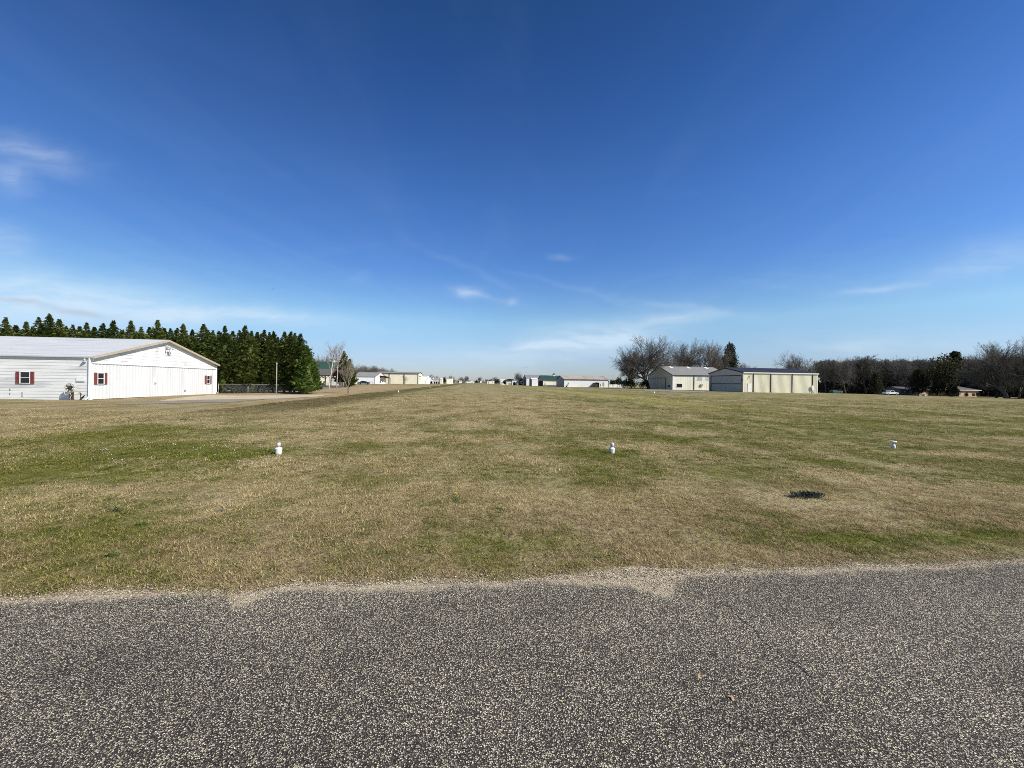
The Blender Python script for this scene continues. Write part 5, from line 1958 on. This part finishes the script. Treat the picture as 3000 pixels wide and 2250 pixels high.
# small bare bushes in front of the long white hangar
l, tw, _ = grow(121, 2, 0.05, 0.1, 0.5, (10, 5, 4), (0.7, 0.55, 0.5), 0.4, 0, 0.02, False, 0.15)
bb = finish_tree('bare_bush', 'small bare bush near the corner of the long white hangar', 'bush', [('trunk', l, 'bark_dark'), ('crown', tw, 'twig')], 1.9, 1.5)
bb.location = gpt(1661, 160)
for px, D, s, lb in ((1742, 160, 0.9, 'bare bush above the dark lean to of the long hangar'), (1757, 161, 0.85, 'low bare bush just right of the dark lean to'), (1769, 161, 1.25, 'spreading bare bush at the far end of the long white hangar'),
                     (1597.5, 192, 0.95, 'thin bare bush before the cream wall of the green barn')):
    dup(bb, gpt(px, D), random.uniform(0, 6), s, lb)
P = gpt(1659.5, 160)
r = thing('flower_tub', 'dark round tub at the corner of the long white hangar', 'tub', P)
mb = MB()
mb.lathe([(0.28, -0.05), (0.34, 0.2), (0.40, 0.5), (0.42, 0.52), (0.38, 0.52), (0.34, 0.46)], 12)
mb.build('tub_body', MT['wood_dark'], r, True)
mb = MB()
leaf_cluster(mb, (0, 0, 0.55), 0.3, 30, 0.2, random.Random(3), 0.5)
mb.build('leaves', MT['oakleaf'], r)

# ---- the dark woods on the right
evg = [leafy(131, 15.5, 13.0, 'olive', '', csize=0.62, ncl=15, crad=1.25, levels=(7, 5, 4), fork=0.22), leafy(132, 14, 9.0, 'oakleaf', '', csize=0.55, ncl=16, crad=1.1, levels=(7, 5, 4), fork=0.22)]
pines = [pine(141, 12.0, 6.5, '', 0.12, 80, 'olive'), pine(142, 16.0, 7.0, '', 0.5, 60, 'oakleaf')]


def put2(P_, k, h0, px, D, ty, label, group=None, wide=1.0):
    key = (id(P_), k)
    H = top_z(px, ty, D) - gpt(px, D).z
    o = place(P_[k], key not in usedP, px, D, H, h0, random.uniform(0, 6.28), label, group, wide)
    usedP.add(key)
    return o


G = 'trees in the dark woods on the right'
front = [(2418, 196, 1062, 't', 0), (2442, 200, 1053, 't', 1), (2478, 192, 1049, 'o', 1), (2510, 200, 1052, 't', 2), (2536, 196, 1042, 't', 0), (2562, 194, 1052, 't', 1), (2592, 196, 1053, 't', 2),
         (2626, 188, 1050, 'o', 3), (2652, 192, 1054, 't', 0), (2680, 192, 1058, 'o', 2), (2706, 190, 1054, 't', 1), (2730, 188, 1058, 't', 2)]
marks = {2418: 'nearest the cream hangar corner', 2442: 'above the teal skip', 2478: 'with the widest rounded crown, beside the teal skip', 2510: 'behind the small woodland shelter', 2536: 'with the highest thin tips, past the shelter',
         2562: 'before the small olive pine', 2592: 'above the cab of the white pickup', 2626: 'with spreading crown above the tail of the pickup', 2652: 'above the windowless grey shed', 2680: 'with low spreading crown at the brick house corner',
         2706: 'above the white utility cabinet', 2730: 'touching the big olive green evergreen'}
for px, D, ty, kd, k in front:
    put(tallP if kd == 't' else oakP, k, px, D, ty, 'bare tree in the dark woods ' + marks[px], G, None, 1.15 if kd == 't' else 0.8)
put2(pines, 0, 12.0, 2566, 178, 1092, 'small olive pine with a clear stem left of the white pickup', G)
put2(pines, 0, 12.0, 2690, 174, 1082, 'small olive pine in front of the orange brick house', G, 1.1)
put2(evg, 0, 15.5, 2788, 166, 1042, 'big olive green evergreen hiding the middle of the brick house', G, 1.0)
put2(evg, 1, 14.0, 2748, 172, 1062, 'dark evergreen on the shed side of the big olive evergreen', G)
put2(pines, 1, 16.0, 2796, 176, 1032, 'dark pine crown poking above the big olive evergreen', G)
put2(evg, 1, 14.0, 2835, 198, 1058, 'dark evergreen on the far side of the big olive evergreen', G)
put(oakP, 3, 2884, 194, 1024, 'gaunt bare tree with open top over the orange brick gable', G)
put(oakP, 2, 2918, 160, 1040, 'bare tree between the gaunt tree and the tallest woods tree', G)
put(oakP, 0, 2950, 125, 1004, 'tallest bare tree of the woods at the photo edge', G)
put(oakP, 1, 3030, 118, 1000, 'bare tree at the extreme edge, partly out of the photo', G)
put2(evg, 1, 14.0, 2985, 128, 1040, 'dark evergreen beside the tallest bare tree of the woods', G)
put2(evg, 1, 14.0, 2940, 146, 1085, 'low dark evergreen at the far end of the brick house', G)
put2(evg, 1, 14.0, 3060, 120, 1020, 'dark evergreen beyond the photo edge', G)
def shades(px, D, wd):
    """would a tree here keep the sun off the house front, the shed or the pickup?"""
    q = gpt(px, D)
    for hx, hd in ((2815, 174), (2840, 174), (2865, 174), (2700, 176), (2620, 168)):
        h_ = gpt(hx, hd)
        v_ = Vector((q.x - h_.x, q.y - h_.y, 0))
        k = v_.dot(SUN_H)
        if 0 < k < 26 and (v_ - SUN_H * k).length < wd:
            return True
    return False


LBK = 'bare tree deep in the dark woods, behind the front trees'
rg = random.Random(77)
px = 2400
while px < 3120:
    for row_ in range(3):
        D = 210 + row_ * 22 + rg.uniform(-6, 6) - max(0, px - 2750) * 0.17
        ty = 1056 + rg.uniform(-5, 10) - max(0, px - 2850) * 0.10
        kk = rg.random()
        ty += 9 * mnoise.noise(Vector((px * 0.03, row_ * 5, 0)))
        if shades(px, D, 9):
            continue
        if kk < 0.7:
            put(tallP, rg.randrange(3), px + rg.uniform(-8, 8) + row_ * 11, D, ty, LBK, 'bare trees deep in the dark woods', None, rg.uniform(1.0, 1.35))
        else:
            put(oakP, rg.randrange(1, 4), px + rg.uniform(-8, 8) + row_ * 11, D, ty, LBK, 'bare trees deep in the dark woods', None, 0.85)
    px += 15
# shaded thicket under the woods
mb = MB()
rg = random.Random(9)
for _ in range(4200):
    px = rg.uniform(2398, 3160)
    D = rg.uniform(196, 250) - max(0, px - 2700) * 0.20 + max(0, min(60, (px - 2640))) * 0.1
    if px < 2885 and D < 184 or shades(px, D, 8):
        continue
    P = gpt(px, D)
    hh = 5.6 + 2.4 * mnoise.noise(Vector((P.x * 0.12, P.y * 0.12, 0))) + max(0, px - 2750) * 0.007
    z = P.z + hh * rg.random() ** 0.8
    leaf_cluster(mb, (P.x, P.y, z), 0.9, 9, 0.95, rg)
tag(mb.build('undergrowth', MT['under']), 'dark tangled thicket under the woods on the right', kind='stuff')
# far tree line at the horizon
mb = MB()
for _ in range(2600):
    px = rg.uniform(-700, 3900)
    D = rg.uniform(700, 820)
    if 2100 < px:
        D -= 200
    P = gpt(px, D)
    hh = 4.0 + 3.5 * max(-0.7, mnoise.fractal(Vector((px * 0.012, 0, 4)), 1, 2, 4)) + (4 if px < 1250 or px > 1650 else 0)
    for k in range(3):
        leaf_cluster(mb, (P.x + rg.uniform(-6, 6), P.y, P.z + hh * rg.random() ** 0.7), 2.2, 3, 2.6, rg)
tag(mb.build('distant_treeline', MT['olive']), 'thin dark line of far trees along the horizon', kind='stuff')

# ------------------------------------------------------------------ small plants, leaves, a bird
def weed(px, py, rx, ry, n, size, mat, label, cat='weed', h=0.05, name='weed_clump'):
    P = gpix(px, py)
    rg_ = random.Random(int(px))
    mb = MB()
    for _ in range(n):
        a = rg_.uniform(0, 2 * PI)
        q = rg_.random() ** 0.6
        c = Vector((math.cos(a) * rx * q, math.sin(a) * ry * q, 0.01))
        d = Vector((rg_.gauss(0, 1), rg_.gauss(0, 1), 0.5 + rg_.random() * 1.2)).normalized()
        s_ = d.cross(Vector((0, 0, 1)))
        s_ = s_.normalized() if s_.length > 1e-4 else Vector((1, 0, 0))
        L = size * rg_.uniform(0.6, 1.3)
        z = h * rg_.random() * (1 - q * 0.5)
        c.z += z
        m1 = c + d * L * 0.5
        tip = c + d * L + Vector((0, 0, -0.25 * L))
        wv = s_ * L * 0.16
        mb.quad(c, m1 - wv, tip, m1 + wv)
    o = mb.build(name, MT[mat])
    o.location = P
    tag(o, label, cat)
    return o


weed(2363, 1457, 0.25, 0.10, 420, 0.055, 'weed_dark', 'low blackish green mat of weeds on the straw grass', 'weed patch', 0.05, 'weed_mat')
weed(338, 1500, 0.09, 0.05, 46, 0.042, 'weed', 'dark green weed tuft left of the dry stalk', 'weed', 0.04)
weed(413, 1541, 0.07, 0.03, 40, 0.035, 'weed_bright', 'small flat bright green weed below the bigger dark tuft', 'weed', 0.02)
weed(548, 1232, 0.24, 0.12, 70, 0.06, 'weed', 'dark green weed on the far bank of the strip', 'weed', 0.05)
weed(330, 1632, 0.06, 0.04, 36, 0.035, 'weed_bright', 'bright small weed tuft close to the road', 'weed', 0.02)


def dandelion(px, py, label, s=1.0):
    P = gpix(px, py)
    r = thing('dandelion', label, 'dandelion', P, 0, 'yellow dandelions in the grass')
    rg_ = random.Random(int(px))
    mb = MB()
    for k in range(16):
        a = k * 2.4
        d = Vector((math.cos(a), math.sin(a), 0.25))
        s_ = Vector((-math.sin(a), math.cos(a), 0))
        L = 0.055 * rg_.uniform(0.6, 1.2)
        mb.quad((0, 0, 0.015), d * L * 0.6 + s_ * 0.009, d * L, d * L * 0.6 - s_ * 0.009)
    mb.build('leaves', MT['weed'], r)
    mb = MB()
    mb.tube([(0, 0, 0), (0.004, 0, 0.035), (0.0, 0.004, 0.062)], [0.0025] * 3, 6)
    mb.build('stem', MT['weed'], r)
    mb = MB()
    for ring, (n_, L, el) in enumerate(((14, 0.020, 0.2), (12, 0.016, 0.6), (9, 0.011, 1.0))):
        for k in range(n_):
            a = 2 * PI * k / n_ + ring
            d = Vector((math.cos(a) * math.cos(el), math.sin(a) * math.cos(el), math.sin(el)))
            s_ = Vector((-math.sin(a), math.cos(a), 0)) * 0.0035
            c = Vector((0, 0.004, 0.062))
            mb.quad(c, c + d * L * 0.7 + s_, c + d * L, c + d * L * 0.7 - s_)
    mb.build('flower', MT['yellow'], r)
    r.scale = (s,) * 3
    return r


dandelion(1336, 1463, 'yellow dandelion left of the middle, the brightest bloom', 1.25)
dandelion(1468, 1494, 'small yellow dandelion half hidden by dark leaves', 0.9)
dandelion(1841, 1496, 'yellow dandelion nearest the can shaped runway light')
rg = random.Random(21)
mb = MB()
for _ in range(170):
    cx_, cy_ = rg.choice([(2100, 1246), (2150, 1243), (2420, 1250), (1265, 1285), (1560, 1250), (900, 1240), (480, 1300), (300, 1330), (2770, 1268), (1725, 1277), (2560, 1200), (1400, 1210), (640, 1320)])
    P = gpix(cx_ + rg.gauss(0, 90), cy_ + rg.gauss(0, 12))
    for k in range(2):
        mb.lathe([(0.001, 0.03), (0.006, 0.034), (0.005, 0.040), (0.001, 0.043)], 5, P + Vector((rg.uniform(-.05, .05), rg.uniform(-.05, .05), rg.uniform(-0.02, 0))))
tag(mb.build('clover_blossom', MT['clover']), 'tiny white clover blossoms scattered over the grass', kind='stuff')
# dry bent stalk
P = gpix(650, 1500)
mb = MB()
mb.tube([(0, 0, 0), (0.03, 0.0, 0.06), (0.07, 0.01, 0.10), (0.09, 0.0, 0.17)], [0.004, 0.0035, 0.003, 0.002], 6)
mb.tube([(0.03, 0, 0.06), (-0.02, 0.01, 0.08), (-0.04, 0.0, 0.11)], [0.003, 0.002, 0.0015], 5)
mb.tube([(-0.06, 0, 0.02), (0.0, 0.02, 0.04), (0.1, -0.01, 0.03)], [0.003, 0.003, 0.002], 5)
o = mb.build('dry_stalk', MT['straw'], None, True)
o.location = P
tag(o, 'pale dry bent stalk sticking up from the grass', 'stalk')


def fallen_leaf(px, py, rz, label, sz=0.03):
    P = gpix(px, py)
    mb = MB()
    n = 28
    c = (0, 0, 0.004)
    ring = []
    for k in range(n):
        a = 2 * PI * k / n
        rr_ = sz * (0.62 + 0.26 * math.cos(a * 5) + 0.25 * math.cos(a))
        ring.append((rr_ * math.cos(a) * 1.25, rr_ * math.sin(a), 0.002 + 0.003 * math.sin(a * 2 + 1) + 0.003 * abs(math.cos(a))))
    for k in range(n):
        mb.tri(c, ring[k], ring[(k + 1) % n])
    mb.tube([(-0.3 * sz, 0, 0.005), (-1.0 * sz, 0.1 * sz, 0.010), (-1.4 * sz, 0.25 * sz, 0.007)], [0.0014, 0.001, 0.0008], 5)
    o = mb.build('fallen_leaf', MT['dry_leaf'])
    o.location = P + Vector((0, 0, 0.010))
    o.rotation_euler = (0, 0, rz)
    tag(o, label, 'leaf', 'dry leaves on the road')
    return o


fallen_leaf(2045, 1990, 0.7, 'tan dry leaf on the asphalt, farther from the bottom edge', 0.019)
fallen_leaf(2150, 2053, 2.6, 'pinkish tan dry lobed leaf on the asphalt, the lower one', 0.020)
P = CAM + px_dir(801, 847) * 120
r = thing('bird', 'tiny dark bird gliding in the sky over the cypresses', 'bird', P, 0.4)
mb = MB()
mb.tube([(-0.22, 0, 0), (-0.1, 0, 0.01), (0.05, 0, 0.015), (0.16, 0, 0.02), (0.22, 0, 0.02)], [0.01, 0.05, 0.07, 0.045, 0.01], 8)
for sg in (-1, 1):
    mb.quad((-0.05, 0, 0.03), (0.1, 0, 0.03), (0.08, sg * 0.25, 0.10), (-0.06, sg * 0.25, 0.10))
    mb.tri((-0.06, sg * 0.25, 0.10), (0.08, sg * 0.25, 0.10), (-0.10, sg * 0.52, 0.06))
mb.tri((-0.18, 0, 0), (-0.36, -0.08, 0), (-0.36, 0.08, 0))
mb.build('body', MT['rubber'], r)

# ------------------------------------------------------------------ grass blades and loose gravel (instanced, uncountable)
def clump_mesh(seed, n, rad, hmin, hmax, wd):
    rg_ = random.Random(seed)
    v, f, rn = [], [], []
    for _ in range(n):
        a = rg_.uniform(0, 2 * PI)
        q = rad * math.sqrt(rg_.random())
        p = Vector((math.cos(a) * q, math.sin(a) * q, -0.006))
        b = rg_.uniform(0, 2 * PI)
        L = rg_.uniform(hmin, hmax)
        lean = rg_.uniform(0.45, 1.45)
        d = Vector((math.cos(b) * math.sin(lean), math.sin(b) * math.sin(lean), math.cos(lean)))
        d2 = (d + Vector((math.cos(b + rg_.uniform(-1, 1)) * 0.7, math.sin(b) * 0.7, -0.25))).normalized()
        s_ = Vector((-math.sin(b + rg_.uniform(-.8, .8)), math.cos(b), 0)) * wd * rg_.uniform(0.6, 1.3)
        m_ = p + d * L * 0.55
        tip = m_ + d2 * L * 0.5
        k = len(v)
        v += [tuple(p - s_), tuple(p + s_), tuple(m_ + s_ * 0.8), tuple(m_ - s_ * 0.8), tuple(tip)]
        f += [(k, k + 1, k + 2, k + 3), (k + 3, k + 2, k + 4)]
        x = rg_.random()
        rn += [x, x]
    me = bpy.data.meshes.new('grass_clump')
    me.from_pydata(v, [], f)
    at = me.attributes.new('rnd', 'FLOAT', 'FACE')
    at.data.foreach_set('value', rn)
    me.materials.append(MT['blade'])
    return me


def pebble_mesh(seed):
    bm = bmesh.new()
    bmesh.ops.create_icosphere(bm, subdivisions=1, radius=1.0)
    rg_ = random.Random(seed)
    for v in bm.verts:
        v.co *= rg_.uniform(0.7, 1.15)
        v.co.z *= 0.65
    me = bpy.data.meshes.new('pebble')
    bm.to_mesh(me)
    bm.free()
    me.materials.append(MT['pebble'])
    return me


def scatter(name, pts, rot, scl, idx, meshes, label):
    src = bpy.data.collections.new(name + '_sources')
    for i, me in enumerate(meshes):
        src.objects.link(bpy.data.objects.new('%s_source_%d' % (name, i), me))
    me = bpy.data.meshes.new(name)
    me.vertices.add(len(pts))
    me.vertices.foreach_set('co', np.asarray(pts, np.float32).ravel())
    a = me.attributes.new('rot', 'FLOAT_VECTOR', 'POINT')
    a.data.foreach_set('vector', np.asarray(rot, np.float32).ravel())
    a = me.attributes.new('scl', 'FLOAT_VECTOR', 'POINT')
    a.data.foreach_set('vector', np.asarray(scl, np.float32).ravel())
    a = me.attributes.new('idx', 'INT', 'POINT')
    a.data.foreach_set('value', np.asarray(idx, np.int32))
    o = link(name, me)
    ng = bpy.data.node_groups.new(name + '_scatter', 'GeometryNodeTree')
    ng.interface.new_socket('Geometry', in_out='INPUT', socket_type='NodeSocketGeometry')
    ng.interface.new_socket('Geometry', in_out='OUTPUT', socket_type='NodeSocketGeometry')
    gi, go_ = ng.nodes.new('NodeGroupInput'), ng.nodes.new('NodeGroupOutput')
    ip = ng.nodes.new('GeometryNodeInstanceOnPoints')
    ci = ng.nodes.new('GeometryNodeCollectionInfo')
    ci.inputs['Collection'].default_value = src
    ci.inputs['Separate Children'].default_value = True
    ci.inputs['Reset Children'].default_value = True

    def named(nm, ty):
        q = ng.nodes.new('GeometryNodeInputNamedAttribute')
        q.data_type = ty
        q.inputs['Name'].default_value = nm
        return q.outputs['Attribute']
    L = ng.links.new
    L(gi.outputs[0], ip.inputs['Points'])
    L(ci.outputs[0], ip.inputs['Instance'])
    ip.inputs['Pick Instance'].default_value = True
    L(named('idx', 'INT'), ip.inputs['Instance Index'])
    L(named('rot', 'FLOAT_VECTOR'), ip.inputs['Rotation'])
    L(named('scl', 'FLOAT_VECTOR'), ip.inputs['Scale'])
    L(ip.outputs[0], go_.inputs[0])
    md = o.modifiers.new('scatter', 'NODES')
    md.node_group = ng
    tag(o, label, kind='stuff')
    return o


rs = np.random.RandomState(5)
clumps = [clump_mesh(200 + i, 40, 0.058, 0.022, 0.058, 0.0019) for i in range(6)]
f0 = np.array(_F0[:2])
r0 = np.array(_R0[:2])
P_, S_ = [], []
for d0, d1, dens, sc in ((2.4, 6.5, 600, 0.76), (6.5, 13, 190, 1.15), (13, 26, 48, 1.7), (26, 50, 12, 2.3)):
    half = 1.40 * d1 + 0.4
    area = (d1 - d0) * 2 * half
    n = int(area * dens)
    dd = rs.uniform(d0, d1, n)
    uu = rs.uniform(-half, half, n)
    ok = np.abs(uu) < 1.42 * dd + 0.5
    dd, uu = dd[ok], uu[ok]
    xy = dd[:, None] * f0 + uu[:, None] * r0
    edge_ = np.array([road_edge(x) + 0.03 + 0.09 * mnoise.fractal(Vector((x * 2.1, 1.7, 5)), 1, 2, 4) + (0.16 * math.exp(-((x - 1.45) / 0.5) ** 2)) for x in xy[:, 0]]) if d0 < 6 else np.full(len(xy), 3.3)
    fade = (xy[:, 1] - edge_) / 0.12
    ok = (fade > rs.uniform(0, 1, len(xy)))
    xy = xy[ok]
    # keep the grass off the concrete by the hangar
    P_.append(np.column_stack([xy, gz(xy[:, 0], xy[:, 1])]))
    S_.append(np.full(len(xy), sc) * rs.uniform(0.65, 1.3, len(xy)))
P_ = np.concatenate(P_)
S_ = np.concatenate(S_)
a0, a1 = gpix(360, 1184), gpix(1000, 1160)
off = ~((P_[:, 0] < -15) & (P_[:, 1] > 24.5))
P_, S_ = P_[off], S_[off]
patch = np.array([mnoise.fractal(Vector((x * 0.9, y * 0.9, 3.3)), 1, 2, 4) for x, y in P_[:, :2]])
patch2 = np.array([mnoise.noise(Vector((x * 5.5, y * 5.5, 8.1))) for x, y in P_[:, :2]])
S_ = S_ * np.clip(1 + 0.45 * patch + 0.75 * patch2, 0.35, 1.65)
keep = (patch + 0.5 * patch2 + rs.normal(0, 0.12, len(P_))) > -0.42
P_, S_, patch, patch2 = P_[keep], S_[keep], patch[keep], patch2[keep]
tallm = np.zeros(len(P_))
for cx_, cy_, sx_, sy_ in ((-5.0, 8.5, 0.9, 0.4), (3.1, 8.7, 0.7, 0.45), (11.1, 9.2, 0.9, 0.4)):
    tallm += np.exp(-((P_[:, 0] - cx_) / sx_) ** 2 - ((P_[:, 1] - cy_) / sy_) ** 2)
rot = np.column_stack([rs.normal(0, 0.12, len(P_)), rs.normal(0, 0.12, len(P_)), rs.uniform(0, 6.28, len(P_))])
scl = np.column_stack([S_, S_, S_ * rs.uniform(0.7, 1.15, len(P_)) * np.clip(1.0 / np.maximum(S_, 0.9), 0.62, 1) * (1 + 0.8 * tallm)])
scatter('grass', P_, rot, scl, rs.randint(0, 6, len(P_)), clumps, 'short mown winter grass blades, straw and green mixed')
# loose pale gravel along the road's edge
n = 16000
gx = rs.uniform(-5.5, 7.5, n)
ge = np.array([road_edge(x) for x in gx])
gy = ge + rs.normal(0.03, 0.085, n)
for cx_, wd in ((-1.62, 0.10), (1.46, 0.15)):
    k = 700
    gx = np.concatenate([gx, rs.normal(cx_, wd, k)])
    gy = np.concatenate([gy, 2.98 - 0.2 * rs.random_sample(k) ** 2 + rs.normal(0, 0.03, k)])
n = len(gx)
ss = np.abs(rs.normal(0.0, 0.0022, n)) + 0.0014
scatter('loose_gravel', np.column_stack([gx, gy, np.full(n, 0.010)]), rs.uniform(0, 6.28, (n, 3)) * [0.05, 0.05, 1], np.column_stack([ss, ss * rs.uniform(0.7, 1.3, n), ss]), rs.randint(0, 3, n), [pebble_mesh(i) for i in range(3)], 'loose pale gravel along the road edge')
